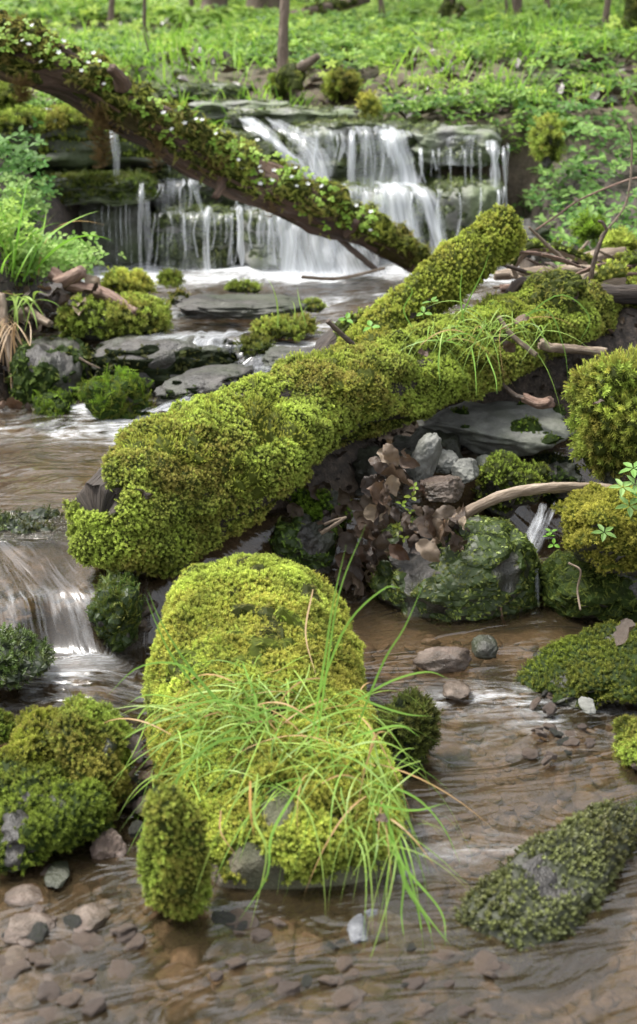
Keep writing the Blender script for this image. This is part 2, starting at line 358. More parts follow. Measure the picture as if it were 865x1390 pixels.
# ------------------------------------------------------------------ blades and leaves
def blades(roots, dirs, Ls, w, droop, c0, c1, n=7, curl=.15, g=rnd, fold=True):
    """ribbon blades as one soup; returns V,F,C"""
    roots = np.asarray(roots, float); k = len(roots); D = norm(np.asarray(dirs, float)); t = np.linspace(0, 1, n + 1)
    side0 = norm(np.cross(D, [0, 0, 1.]) + 1e-6); cu = g.normal(0, curl, k)[:, None, None]
    Ls = np.broadcast_to(Ls, k).astype(float)[:, None, None]; dr = np.broadcast_to(droop, k)[:, None, None]; tt = t[None, :, None]
    C = roots[:, None] + Ls * (D[:, None] * (tt - .25 * dr * tt ** 2) + side0[:, None] * cu * tt ** 2 + np.array([0, 0, -1.]) * dr * tt ** 2)
    Tn = norm(np.gradient(C, axis=1)); ang = g.uniform(-.9, .9, k)[:, None, None]
    S = norm(np.cross(Tn, [0, 0, 1.]) + 1e-6); Nn = np.cross(S, Tn); S = S * np.cos(ang) + Nn * np.sin(ang)
    ww = (np.broadcast_to(w, k)[:, None] * g.uniform(.5, 1.5, k)[:, None] * np.clip(np.minimum(1, .55 + 2 * t) * (1 - t ** 2.2), .04, 1)[None])[..., None]
    V = np.stack([C - S * ww / 2, C + S * ww / 2], 2).reshape(-1, 3)
    b = (np.arange(k) * (n + 1) * 2)[:, None] + np.arange(n)[None] * 2; b = b.reshape(-1)
    Fc = np.stack([b, b + 1, b + 3, b + 2], 1)
    h = g.random(k)[:, None, None]; cc = np.array(c0) * (1 - h) + np.array(c1) * h; cc = cc * g.uniform(.8, 1.2, k)[:, None, None]
    Cc = np.broadcast_to(cc, (k, (n + 1) * 2, 3)).reshape(-1, 3); return V, Fc, Cc
def pxblade(pts, w, c, n=14):
    C = cr([at(*p) for p in pts], n + 1); t = np.linspace(0, 1, n + 1); Tn = norm(np.gradient(C, axis=0)); S = norm(np.cross(Tn, norm(CAMP - C) + [.3, 0, .2]))
    ww = (w * np.clip(np.minimum(1, .6 + 2 * t) * (1 - t ** 2.4), .05, 1))[:, None]; V = np.stack([C - S * ww / 2, C + S * ww / 2], 1).reshape(-1, 3)
    b = np.arange(n) * 2; return V, np.stack([b, b + 1, b + 3, b + 2], 1), np.tile(c, (len(V), 1))
def join(parts):
    Vs, Fs, Cs, o = [], [], [], 0
    for v, f, c in parts: Vs.append(v); Fs.append(f + o); Cs.append(c); o += len(v)
    return np.vstack(Vs), np.vstack(Fs), np.vstack(Cs)
def T_leaf(w=.55):
    a, l, r, m, t, l2, r2 = (0, 0, 0), (.35, w / 2, .07), (.35, -w / 2, .07), (.4, 0, 0), (1, 0, -.06), (.75, w * .36, .04), (.75, -w * .36, .04)
    tri = [(a, m, l), (a, r, m), (m, l2, l), (m, r, r2), (m, t, l2), (m, r2, t)]
    return np.array(tri, float), np.full((6, 3), .5)
def T_trefoil(w=.6, n=3, stem=.8, lobes=None, tilt=.15):
    T, tt = T_leaf(w); out = []; 
    for k in range(n):
        a = 2 * math.pi * k / n; R_ = np.array([[math.cos(a), -math.sin(a), 0], [math.sin(a), math.cos(a), 0], [0, 0, 1]])
        q = T.copy(); q[..., 2] += q[..., 0] * tilt; q[..., 0] += .05; q = q @ R_.T; q[..., 2] += stem; out.append(q)
    st = np.array([[(-.03, 0, 0), (.03, 0, 0), (0, .02, stem)]]); out.append(st)
    T = np.vstack(out); t = np.full((len(T), 3), .8); t[-1] = .3; return T, t
TPL['leaf'] = T_leaf(); TPL['tref'] = T_trefoil(); TPL['sorrel'] = T_trefoil(.95, 3, 1.2, tilt=-.1); TPL['five'] = T_trefoil(.42, 5, 1.0, tilt=.0)
TPL['flower'] = T_trefoil(.6, 5, 1.5, tilt=.45)
def leafsoup(P, D, S, tpl, c0, c1, g=rnd):
    iv, fi, tt = instance(P, D, S, g.uniform(0, 6.28, len(P)), TPL[tpl]); h = g.random(len(P))[:, None] ** 1.2
    c = (np.array(c0) * (1 - h) + np.array(c1) * h) * g.uniform(.75, 1.2, len(P))[:, None]
    C = np.repeat(c[:, None], tt.shape[1], 1) * (.4 + .6 * tt[..., None] / .8).clip(0, 1.1); return iv, fi, C.reshape(-1, 3)
#@@TERRAIN
# ------------------------------------------------------------------ ground and water heights
def ylip(x): return np.where(x < -.36, 2.66, 2.66 + (x + .36) * .75)
def Wlev(x, y):
    yl = ylip(x); L = 1 - ss(x, -.40, -.30)
    wob = .05 * np.sin(x * 8. + .6) + .022 * np.sin(x * 27.) + .03 * vn(xyz(x * 14, 0 * x, 0 * x), 3)
    aL = .03 * ss(y, 1.95, 2.35) + .085 * ss(y + wob, 2.41, 2.53) + .04 * ss(y + wob, 2.49, 2.8)
    aR = .155 * ss(y, yl - .20, yl + .03); a = aL * L + aR * (1 - L)
    st = 4.02 - .5 * ss(x, -.2, .05)
    return .008 * np.clip(y - 1.9, 0, .6) + a + .018 * np.clip(y - yl, 0, 1.3) + .115 * ss(y, st - .04, st + .1) + .012 * np.clip(y - 4.1, 0, 1.4)
def hill(x, y):
    z = np.where(y < 6.7, .80 + .32 * (y - 5.95), 1.04 + .068 * (y - 6.7)) + .20 * np.clip(y - 11.8, 0, 100) + .12 * np.clip(y - 16, 0, 100) + .03 * fbm(xyz(x * .9, y * .9), 3, 4) + .04 * fbm(xyz(x * .5, y * .5), 2, 8) * ss(y, 6., 8.)
    z -= .10 * ss(x, -.95, -.8) * (1 - ss(x, .1, .3)) * ss(-y, -6.8, -6.6); z += .06 * np.clip(x - 1., 0, 5) + .04 * np.clip(-x - 1.2, 0, 6); return z
def ground(x, y):
    w = Wlev(x, y); yl = ylip(x)
    bed = w - .035 - .018 * fbm(xyz(x * 5, y * 5), 3, 1) - .01 * fbm(xyz(x * 18, y * 18), 2, 3)
    bed -= .03 * np.exp(-((x - .28) / .22) ** 2) * ss(-y, -2.6, -2.3)
    bed += .032 * ss(x, .42, .62) * ss(y, 1.95, 2.15) * ss(-y, -2.62, -2.4)                 # shallow mud on the right
    bed += .022 * ss(-x, .1, .4) * ss(-y, -1.9, -1.72)                                     # gravel front left
    dam = ss(x, -.42, -.3) * ss(y, yl - .02, yl + .18) * ss(-y, -(yl + .75), -(yl + .45)) * (.17 + .03 * fbm(xyz(x * 12, y * 12), 3, 44)) * (1 - .85 * ss(x, .05, .18) * ss(-y, -3.65, -3.5))
    bed = bed + dam
    rb = ss(x, .7 + .0 * y, 1.25) * ss(y, 2.2, 3.2) * .3 + ss(x, 1.0, 2.2) * .35         # right bank
    bed = bed + rb
    lb = ss(-x, .84, 1.0) * ss(y, 3.72, 3.92) * .3 + ss(-x, 1.0, 1.9) * .4 * ss(y, 2.6, 3.9)  # left bank
    bed = bed + lb
    rbk = (.5 + .27 * (y - 5)) * 1.; k = ss(x, .72, 1.05) * ss(y, 4.3, 4.9); bed = bed * (1 - k) + np.maximum(bed, rbk) * k
    lbk = .72 + .2 * (y - 5.2); k = ss(-x, 1.0, 1.4) * ss(y, 4.7, 5.4); bed = bed * (1 - k) + np.maximum(bed, lbk) * k
    k = ss(y, 5.82, 6.0); bed = bed * (1 - k) + hill(x, y) * k
    return bed + .012 * fbm(xyz(x * 9, y * 9), 3, 12) * ss(np.abs(bed - w), .04, .12)
def grid(xs, ys, hf):
    X, Y = np.meshgrid(xs, ys); Z = hf(X, Y); V = np.stack([X, Y, Z], -1).reshape(-1, 3); nx, ny = len(xs), len(ys)
    i = np.arange(ny - 1)[:, None] * nx; j = np.arange(nx - 1)[None]; Fc = np.stack([i + j, i + j + 1, i + nx + j + 1, i + nx + j], -1).reshape(-1, 4); return V, Fc
xs = np.concatenate([-np.geomspace(80, 1.45, 40)[:-1], np.linspace(-1.45, 1.45, 260), np.geomspace(1.45, 80, 40)[1:]])
ys = np.concatenate([np.linspace(-6, 1.2, 30)[:-1], np.linspace(1.2, 6.2, 430), np.geomspace(6.2, 110, 110)[1:]])
V, Fc = grid(xs, ys, ground)
wl = Wlev(V[:, 0], V[:, 1]); above = ss(V[:, 2] - wl, .0, .05) * ss(V[:, 1], 2.4, 3); hl = ss(V[:, 1], 5.7, 6.0)
c_bed = np.array([.062, .043, .027]); c_soil = np.array([.022, .016, .011]); c_hill = np.array([.085, .065, .035])
q = (.5 + .5 * fbm(V * [6, 6, 6], 3, 31))[:, None]; c = c_bed * (.7 + .6 * q) * (1 - above[:, None]) + c_soil * above[:, None]
gm = ss(fbm(V * 1.3, 3, 77), -.3, .3)[:, None]; ch = c_hill * (1 - gm) + np.array([.07, .11, .02]) * gm
c = c * (1 - hl[:, None]) + ch * hl[:, None]
tag(mk('ground', V, Fc, M_soil, col=c), kind='structure')
# water
def streakdisp(x, y):
    lw = 1 - ss(x, -.42, -.3)
    yl = ylip(x)
    casc = lw * ss(y, 2.36, 2.42) * ss(-y, -2.8, -2.6)
    d = .006 * fbm(xyz(x * 26 + y * 9, y * 3.2), 3, 5) * casc
    # rapids, right channel: standing waves across the current
    rap = ss(x, -.02, .08) * ss(-y, -2.75, -2.45)
    wx, wy = x + .12 * y, y - .22 * x + .05 * vn(xyz(x * 5, y * 5), 8)
    d += rap * (.0016 * fbm(xyz(wx * 7, wy * 22), 2, 6) + .0012 * fbm(xyz(wx * 5, wy * 8), 2, 9))
    up = ss(y, yl + .02, yl + .3)
    d += up * (.005 * fbm(xyz(x * 8, y * 14), 3, 15) + .004 * vn(xyz(x * 3, y * 7), 19))
    low = (1 - up) * (1 - casc) * (1 - rap)
    d += low * (1 - .7 * ss(-x, -.1, .1) * ss(-y, -1.95, -1.8)) * .0022 * fbm(xyz(x * 11, y * 14), 2, 25)
    d += .012 * up * ss(y, 4.4, 5.3) * fbm(xyz(x * 6, y * 9), 3, 41)
    return d
wx = np.linspace(-1.45, 1.3, 330); wy = np.concatenate([np.linspace(1.15, 4.3, 460), np.linspace(4.3, 5.8, 120)[1:]])
V, Fc = grid(wx, wy, lambda x, y: Wlev(x, y) + streakdisp(x, y))
x, y = V[:, 0], V[:, 1]; lw = 1 - ss(x, -.40, -.33)
foam_sheen = np.full(len(V), .18)
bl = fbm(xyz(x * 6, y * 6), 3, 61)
foam_sheen += lw * (.08 * ss(y, 2.4, 2.5) * ss(-y, -2.95, -2.7) + .22 * ss(y, 2.36, 2.43) * ss(-y, -2.56, -2.50))                       # left cascade
foam_sheen += (1 - ss(x, -.34, -.22)) * .22 * ss(y, 2.1, 2.3) * ss(-y, -2.46, -2.38) * (1 + 1.2 * bl)                # its foot
foam_sheen += .3 * ss(y, 3.3, 3.5) * ss(-y, -3.95, -3.7) * (1 - ss(x, -.45, -.2)) * (1 + .9 * bl)   # froth under the upper step
foam_sheen += .42 * ss(y, 3.9, 4.03) * ss(-y, -4.22, -4.1) * ss(x, -.72, -.6)              # lip of the upper step
foam_sheen += .20 * ss(y, 4.12, 4.3) * (1 + 1.2 * bl) + .35 * ss(y, 5.0, 5.3)  # silver sheen painted on the upper pool, then froth at the fall's foot
foam_sheen -= .5 * np.exp(-(((x - .30) + .75 * (y - 1.7)) / .10) ** 2) * 0
foam_sheen += .11 * ss(x, .0, .1) * ss(-y, -2.5, -2.3) * ss(y, 1.4, 1.6) * (1 + 1.3 * fbm(xyz(x * 4, y * 9), 2, 66))  # lower right: silver reflections painted as pale streaks among the rapids' froth
foam_sheen += .1 * np.exp(-((x - .3) / .16) ** 2 - ((y - 2.25) / .1) ** 2)
foam_sheen += .04 * np.exp(-((x - .12) / .1) ** 2 - ((y - 1.68) / .12) ** 2)
wA = lw * ss(y, 2.34, 2.42) * ss(-y, -2.9, -2.7)     # streaks along the fall, across it elsewhere
fa = xyz(x * .7 + .33 * y, y * .16, 0 * x); fb = xyz(x * .36 + .1 * y + .02 * vn(xyz(x * 5, y * 9), 5), y * 1.0 - .3 * x + .05 * fbm(xyz(x * 3, y * 4), 2, 3), 0 * x)
flow = fa * wA[:, None] + (fb + [0, 0, 0]) * (1 - wA[:, None]); flow[:, 2] = V[:, 2] * 0
tag(mk('water', V, Fc, M_water, flow=flow, extra=np.clip(foam_sheen, 0, 1)), kind='structure')
# gravel of the bed
g = np.random.default_rng(3); P, Fi = ico(2); Vs, Fs, Cs, o = [], [], [], 0
n = 2200; gx = g.uniform(-.75, .8, n); gy = g.uniform(1.35, 2.6, n); gz = ground(gx, gy)
for i in range(n):
    s = g.uniform(.007, .018) * (1.9 if g.random() < .15 else 1); n_ = g.uniform(2.2, 5); q = P / (np.abs(P) ** n_).sum(1, keepdims=True) ** (1 / n_) * (1 + .3 * vn(P * 1.5 + i * 3.1, i)[:, None]) * [s, s * g.uniform(.5, 1), s * g.uniform(.2, .45)]
    q = q @ rotm(g.normal(0, .2), g.normal(0, .2), g.uniform(0, 6)).T + [gx[i], gy[i], gz[i] + s * .1]; Vs.append(q); Fs.append(Fi + o); o += len(P)
tag(mk('gravel', np.vstack(Vs), np.vstack(Fs), M_pebble), 'small brown pebbles lying on the stream bed under shallow water', 'gravel', kind='stuff')
#@@FALLS
# ------------------------------------------------------------------ waterfall ledges
LG = dict(c0=(.045, .06, .022), c1=(.24, .31, .09), c2=(.2, .2, .07))
LM = dict(tpl='flat', size=.018, dens=7000, thick=.005, up=.1, cover=.5, pal=LG, mat=M_wetmoss, psc=7, spread=.6)
def ledge(label, x0, y0, x1, y1, Yf, dy, seed, n=5.5, mosses=None, back=0, **kw):
    a = at((x0 + x1) / 2, y0, Yf); b = at((x0 + x1) / 2, y1, Yf); k = mpp(a)
    c = np.array([a[0], Yf + dy / 2, (a[2] + b[2]) / 2]); r = ((x1 - x0) / 2 * k, dy / 2, abs(a[2] - b[2]) / 2)
    V, f = blob(c, r, seed=seed, sub=5, n=n, rough=.09, fine=.05, freq=2.4, strata=.05, **kw)
    V[:, 2] += .012 * fbm(V * [9, 9, 4], 3, seed) ; V[:, 1] += .03 * fbm(V * [7, 3, 9], 3, seed + 4)
    e = empty('rock_ledge', base_of(V), label, 'ledge'); mk('stone', V, f, M_ledge, e)
    for q in (mosses if mosses is not None else [LM]): moss(e, V, f, **dict(q, seed=seed))
    return e
hang = dict(tpl='fern', size=.024, dens=5000, thick=.006, up=-.3, cover=.6, pal=LG, mat=M_wetmoss, psc=9, droop=.9, spread=.4)
gm_ = dict(tpl='cush', size=.016, dens=9000, thick=.004, up=.35, cover=.6, pal=OL, psc=6)
ledge('wide flat grey ledge at the very top of the waterfall, left step', 205, 114, 345, 142, 6.5, .5, 1)
ledge('small grey ledge step between the top ledge and the wide dark slab', 250, 138, 400, 166, 6.25, .5, 2)
ledge('long thin grey slab crossing the stream above the main fall', 300, 148, 500, 176, 6.05, .5, 3)
ledge('broad wet upper ledge carrying the main white fall over its edge', 385, 166, 600, 250, 5.8, .6, 4, mosses=[LM, hang])
ledge('jutting grey ledge at the right end of the waterfall with dripping threads', 560, 172, 692, 232, 5.72, .6, 5)
ledge('dark recessed rock wall behind the dripping threads on the right', 560, 215, 760, 300, 5.98, .4, 6, mosses=[])
ledge('rounded dark middle ledge right of the bright white fall', 585, 248, 695, 352, 5.55, .6, 7, mosses=[LM, hang])
ledge('mossy middle ledge under the main fall, wrapped by white water', 430, 250, 600, 352, 5.6, .6, 8, mosses=[LM, hang])
ledge('overhanging brown ledge at the far left with a black gap below', -80, 152, 245, 236, 5.62, .6, 9, mosses=[gm_])
ledge('green shelf at the left under the black gap, wet moss on its top', 40, 244, 205, 282, 5.42, .5, 10, mosses=[dict(gm_, cover=.8, pal=dict(GR, c1=(.14, .2, .035)), up=.1), hang])
ledge('dark brown recessed wall below the green shelf on the left', -40, 270, 215, 400, 5.62, .4, 11, mosses=[dict(LM, cover=.3)])
ledge('pale wet upper ledge behind the middle of the leaning log', 190, 178, 400, 250, 5.88, .5, 12, mosses=[LM, hang])
ledge('green dripping middle tier left of the white fall', 195, 236, 400, 300, 5.66, .5, 13, mosses=[hang, dict(LM, cover=.9)])
ledge('mossy lowest tier at the left foot of the fall, veiled by thin water', 196, 286, 335, 395, 5.5, .5, 14, mosses=[dict(hang, cover=.85), dict(LM, cover=.9)])
ledge('mossy lowest tier at the middle foot of the fall', 318, 280, 505, 395, 5.42, .5, 15, mosses=[hang, LM])
def fall(pts, w0, w1, foam_sheen=.62, nu=14, nv=40, seed=0, thin=.35, bow=.02, white=1.):
    """pts in photo pixels + depth; widths in pixels"""
    C = cr([at(*p) for p in pts], nv); k = mpp(C[0]); t = np.linspace(0, 1, nv)[:, None]; u = np.linspace(-1, 1, nu)[None]
    C = C.copy(); C[:, 0] += .006 * t[:, 0] * vn(xyz(t[:, 0] * 4, seed * 1.7, 0 * t[:, 0]), seed) * min(1., w0 / 12)
    W = (w0 * (1 - t) + w1 * t) * k / 2 * (1 + .35 * vn(xyz(t * 5, seed * 2.3, 0 * t), seed + 1)); fr = .22 * vn(xyz(t * 4 + u * 2, seed, 0 * t), seed)
    X = C[:, 0:1] + W * (u + fr * np.abs(u)); L = np.concatenate([[0], np.cumsum(np.linalg.norm(np.diff(C, axis=0), axis=1))])[:, None]
    Yy = C[:, 1:2] + bow * (u ** 2) + .012 * vn(xyz(X * 45, L * 4, seed), seed); Z = C[:, 2:3] + 0 * u + .006 * vn(xyz(X * 60, L * 3, seed + 3), seed)
    V = np.stack([X, Yy, Z], -1).reshape(-1, 3); i = np.arange(nv - 1)[:, None] * nu; j = np.arange(nu - 1)[None]; Fc = np.stack([i + j, i + j + 1, i + nu + j + 1, i + nu + j], -1).reshape(-1, 4)
    fo = foam_sheen - .75 * np.abs(u) ** 3 * .6 + 0 * t - .25 * (1 - ss(t, 0, .12)) + .10 * vn(xyz(t * 5 + u, u * 3, seed * 3.1), seed + 2) + .12 * ss(t, .85, 1.) * (w0 > 40); fl = np.stack([np.broadcast_to(X - C[:, 0:1], Yy.shape), np.broadcast_to(L, Yy.shape), np.full(Yy.shape, seed * 7.7)], -1).reshape(-1, 3)
    fl[:, 0] += seed * 1.37
    return V, Fc, fl, fo.reshape(-1)
def waterfall(specs):
    Vs, Fs, Ls, Os, o = [], [], [], [], 0
    for q in specs:
        v, f, l, a = fall(**q); Vs.append(v); Fs.append(f + o); Ls.append(l); Os.append(a); o += len(v)
    return tag(mk('waterfall', np.vstack(Vs), np.vstack(Fs), M_fall, flow=np.vstack(Ls), extra=np.clip(np.hstack(Os), 0, 1)), kind='structure')
S_ = []
def A(*pts, w0, w1, foam_sheen=.62, **k): S_.append(dict(pts=pts, w0=w0, w1=w1, foam_sheen=foam_sheen, seed=len(S_) + 1, **k))
A((152, 172, 5.7), (155, 184, 5.55), (157, 210, 5.52), (158, 246, 5.5), w0=14, w1=12, foam_sheen=.6)
A((192, 246, 5.5), (191, 262, 5.36), (190, 300, 5.34), (190, 374, 5.33), w0=13, w1=9, foam_sheen=.62)
A((200, 268, 5.4), (200, 300, 5.37), (202, 374, 5.36), w0=8, w1=14, foam_sheen=.55)
for i, (xx, yy) in enumerate([(128, 330), (138, 345), (147, 350), (157, 360), (171, 350), (176, 365), (163, 352)]): A((xx, 272 + (xx * 7) % 9, 5.42), (xx, 300, 5.41), (xx + 2, yy - (xx * 13) % 30, 5.4), w0=2.5 + (xx * 3) % 3, w1=2.2, foam_sheen=.50 + .03 * ((xx * 5) % 4), nu=5)
for xx in (177, 203, 228, 250, 262, 300): A((xx, 182, 5.86), (xx, 192, 5.78), (xx + 1, 215, 5.76), (xx + 1, 244, 5.75), w0=11 + 6 * math.sin(xx), w1=5, foam_sheen=.55)
A((260, 236, 5.7), (262, 246, 5.56), (268, 262, 5.54), (274, 288, 5.52), w0=16, w1=10, foam_sheen=.55)
A((283, 280, 5.5), (282, 292, 5.38), (281, 330, 5.36), (281, 376, 5.34), w0=12, w1=12, foam_sheen=.66)
A((262, 285, 5.5), (262, 300, 5.4), (262, 376, 5.37), w0=125, w1=140, foam_sheen=.40, nu=60)
A((235, 240, 5.7), (235, 250, 5.6), (238, 292, 5.55), w0=90, w1=80, foam_sheen=.44, nu=40)
A((340, 236, 5.72), (345, 250, 5.6), (350, 285, 5.52), w0=100, w1=90, foam_sheen=.44, nu=40)
A((420, 275, 5.5), (400, 292, 5.34), (395, 372, 5.27), w0=150, w1=170, foam_sheen=.47, nu=60)
A((640, 178, 5.85), (632, 190, 5.70), (630, 225, 5.66), w0=110, w1=90, foam_sheen=.40, nu=40)
A((440, 170, 5.95), (436, 182, 5.78), (436, 240, 5.74), w0=70, w1=60, foam_sheen=.45, nu=30)
A((470, 250, 5.62), (468, 264, 5.5), (462, 345, 5.42), w0=60, w1=70, foam_sheen=.5, nu=30)
A((325, 278, 5.45), (325, 290, 5.36), (327, 320, 5.33), (328, 360, 5.31), w0=12, w1=9, foam_sheen=.7)
A((364, 272, 5.45), (365, 290, 5.33), (367, 320, 5.3), (370, 360, 5.3), w0=16, w1=18, foam_sheen=.6)
A((385, 270, 5.5), (388, 290, 5.3), (390, 320, 5.27), (392, 372, 5.25), w0=28, w1=30, foam_sheen=.74, nu=20)
A((430, 280, 5.5), (425, 296, 5.3), (430, 330, 5.24), (440, 374, 5.2), w0=90, w1=130, foam_sheen=.66, nu=50)
A((465, 290, 5.45), (462, 310, 5.25), (475, 340, 5.2), (490, 374, 5.15), w0=60, w1=110, foam_sheen=.68, nu=40)
A((330, 158, 6.0), (350, 172, 5.85), (385, 205, 5.75), (425, 245, 5.7), w0=34, w1=30, foam_sheen=.66, nu=24)
A((365, 160, 6.0), (385, 172, 5.85), (420, 200, 5.75), (440, 245, 5.66), w0=40, w1=40, foam_sheen=.6, nu=24)
A((500, 166, 5.95), (505, 176, 5.76), (510, 200, 5.72), (512, 252, 5.7), w0=95, w1=85, foam_sheen=.54, nu=50)
A((530, 172, 5.9), (536, 186, 5.74), (545, 215, 5.7), (552, 252, 5.66), w0=50, w1=36, foam_sheen=.7, nu=30)
A((480, 172, 5.9), (478, 186, 5.76), (476, 215, 5.73), (476, 252, 5.7), w0=16, w1=16, foam_sheen=.72)
A((520, 246, 5.66), (535, 258, 5.5), (545, 300, 5.45), (560, 352, 5.4), w0=60, w1=62, foam_sheen=.76, nu=36)
A((555, 248, 5.64), (575, 262, 5.5), (588, 300, 5.46), (600, 350, 5.42), w0=30, w1=30, foam_sheen=.74, nu=24)
A((500, 250, 5.62), (500, 262, 5.5), (505, 300, 5.47), (505, 340, 5.44), w0=80, w1=60, foam_sheen=.5, nu=30)
for xx, w_ in ((596, 6), (612, 6), (632, 7), (652, 8), (640, 4)): A((xx, 200, 5.72), (xx, 212, 5.64), (xx, 230, 5.63), (xx + 1, 256, 5.62), w0=w_ * 1.0, w1=w_ * .45, foam_sheen=.50 + .01 * (xx % 7), nu=6)
A((668, 190, 5.75), (670, 202, 5.64), (672, 225, 5.62), (674, 256, 5.6), w0=16, w1=14, foam_sheen=.66)
A((684, 196, 5.7), (685, 210, 5.63), (686, 235, 5.62), (688, 290, 5.6), w0=8, w1=6, foam_sheen=.66)
_g = np.random.default_rng(4)
for (xa, xb, ya, yb, Yt, nn) in ((200, 330, 288, 370, 5.40, 16), (200, 390, 240, 288, 5.56, 16), (320, 400, 290, 365, 5.33, 9), (190, 330, 186, 240, 5.76, 10), (590, 690, 254, 340, 5.52, 7), (560, 690, 196, 250, 5.64, 9), (390, 470, 176, 244, 5.74, 8), (400, 520, 292, 370, 5.22, 14), (440, 600, 255, 345, 5.43, 14), (455, 560, 176, 248, 5.7, 9)):
    for _ in range(nn):
        xq = _g.uniform(xa, xb); a_ = ya + _g.uniform(-4, 8); b_ = a_ + (yb - a_) * _g.uniform(.5, 1.); A((xq, a_, Yt + .04), (xq + 1, a_ + 8, Yt), (xq + _g.normal(0, 2), (a_ + b_) / 2, Yt - .01), (xq + _g.normal(0, 4), b_, Yt - .015), w0=_g.uniform(2, 9), w1=_g.uniform(2, 6), foam_sheen=_g.uniform(.46, .62), nu=6)
waterfall(S_)
S_ = []
# the small spill between the boulders on the right
A((748, 676, 3.12), (742, 700, 2.98), (722, 745, 2.88), (706, 775, 2.8), (697, 800, 2.765), (694, 830, 2.75), (693, 858, 2.74), w0=44, w1=36, foam_sheen=.50, nu=40, nv=60)
A((742, 684, 3.06), (730, 720, 2.93), (712, 752, 2.84), (700, 782, 2.77), (690, 820, 2.745), (686, 856, 2.73), w0=20, w1=26, foam_sheen=.5, nu=24, nv=60)
A((728, 762, 2.85), (729, 785, 2.76), (730, 830, 2.73), (731, 856, 2.72), w0=12, w1=10, foam_sheen=.55)
# drips from the hanging moss by the left cascade
for xx, a_, b_ in ((152, 850, 885), (168, 850, 880)): A((xx, a_, 2.5), (xx, (a_ + b_) / 2, 2.5), (xx, b_, 2.5), w0=2, w1=3, foam_sheen=.7, nu=4)
# veil over the upper step slab
A((300, 448, 4.2), (262, 458, 4.02), (250, 468, 3.97), (248, 480, 3.96), w0=130, w1=170, foam_sheen=.56, nu=60)
A((420, 470, 3.95), (350, 500, 3.75), (290, 530, 3.6), (225, 560, 3.5), w0=110, w1=60, foam_sheen=.5, nu=50)
waterfall(S_)
#@@ROCKS
# ------------------------------------------------------------------ mossy rocks and stones
# big mossy stone in the foreground
pth = [(332, 745, 2.44), (346, 835, 2.27), (362, 915, 2.10), (385, 1005, 1.94), (412, 1085, 1.82), (425, 1150, 1.73)]
C = np.array(pxpath(pth)); C[:, 2] -= [.10, .105, .11, .11, .105, .10]
Rw = np.array([.172, .178, .176, .178, .182, .18])
V, f, fl = tube(C, Rw * .96, nl=90, ns=96, rough=.10, fine=.035, seed=3, flat=.86, capn=14, jag=(.0, .0), freq=2.)
# round the far and near ends
ax = norm((C[-1] - C[0])[None])[0]; s = (V - C[0]) @ ax; L_ = (C[-1] - C[0]) @ ax
fe = np.clip((.22 - s) / .3, 0, 1); ctr = C[0] + np.outer(s, ax) - [0, 0, .08]; V = V + (ctr - V) * (.34 * fe ** 1.6)[:, None]; fe = np.clip((s - L_ + .16) / .2, 0, 1); ctr = C[0] + np.outer(s, ax) - [0, 0, .03]; V = V + (ctr - V) * (.22 * fe ** 2)[:, None]
V[:, 2] = np.maximum(V[:, 2], -.03 + .02 * vn(V * 20, 3))
e = empty('mossy_rock', base_of(V), 'large foreground stone thickly covered in yellow-green moss with long grass on top', 'mossy rock')
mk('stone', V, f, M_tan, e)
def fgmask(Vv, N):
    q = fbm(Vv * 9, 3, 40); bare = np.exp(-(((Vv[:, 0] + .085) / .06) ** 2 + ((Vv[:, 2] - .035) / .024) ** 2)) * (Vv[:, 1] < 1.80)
    return (1 - ss(bare * (1 + .7 * q), .42, .6)) * ss(Vv[:, 2] + .02 * q, .008, .035)  # bare stone strip along the foot stands in for shade under the mound
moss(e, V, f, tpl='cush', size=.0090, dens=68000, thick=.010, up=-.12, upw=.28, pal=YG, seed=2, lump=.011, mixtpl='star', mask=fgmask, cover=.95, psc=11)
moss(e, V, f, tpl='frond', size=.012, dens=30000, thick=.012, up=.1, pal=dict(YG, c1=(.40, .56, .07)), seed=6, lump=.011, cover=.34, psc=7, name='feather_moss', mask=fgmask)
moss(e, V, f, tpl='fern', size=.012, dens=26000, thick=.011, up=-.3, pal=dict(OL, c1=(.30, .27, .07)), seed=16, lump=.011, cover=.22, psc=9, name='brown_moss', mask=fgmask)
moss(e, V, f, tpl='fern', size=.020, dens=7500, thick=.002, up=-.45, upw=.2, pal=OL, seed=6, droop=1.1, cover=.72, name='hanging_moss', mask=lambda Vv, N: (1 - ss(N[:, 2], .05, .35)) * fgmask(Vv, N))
ML = lambda **k: dict(dict(tpl='cush', size=.0088, dens=50000, thick=.008, up=-.3, pal=OL, lump=.009, mixtpl='star'), **k)
rock('mossy_rock', 'narrow upright moss-covered stone leaning against the left front of the large foreground stone', 'mossy rock', (194, 1056, 276, 1280), 1.65, .06, M_tan, mosses=[ML(pal=OL, up=-.8, seed=4, cover=.85)], seed=24, n=2.2, rough=.5, fine=.12, rot=(.1, -.05, .3))
rock('mossy_rock', 'lowest front cushion of the three mossy lumps at the lower left edge', 'mossy rock', (-45, 1020, 160, 1195), 1.85, .15, M_rock, mosses=[ML(pal=dict(GR, c1=(.22, .29, .04)), up=-.45, seed=11, dens=34000, lump=.01)], seed=22, n=2.2)
rock('mossy_rock', 'left back cushion of the three mossy lumps at the lower left', 'mossy rock', (5, 955, 118, 1090), 2.0, .1, M_rock, mosses=[ML(pal=dict(OL, c1=(.26, .30, .035)), up=-.4, seed=12, lump=.01)], seed=23, n=2.2)
rock('mossy_rock', 'right back cushion of the three mossy lumps at the lower left', 'mossy rock', (72, 945, 178, 1110), 1.96, .11, M_rock, mosses=[ML(pal=OL, up=-.4, seed=13, lump=.01)], seed=24, n=2.3)
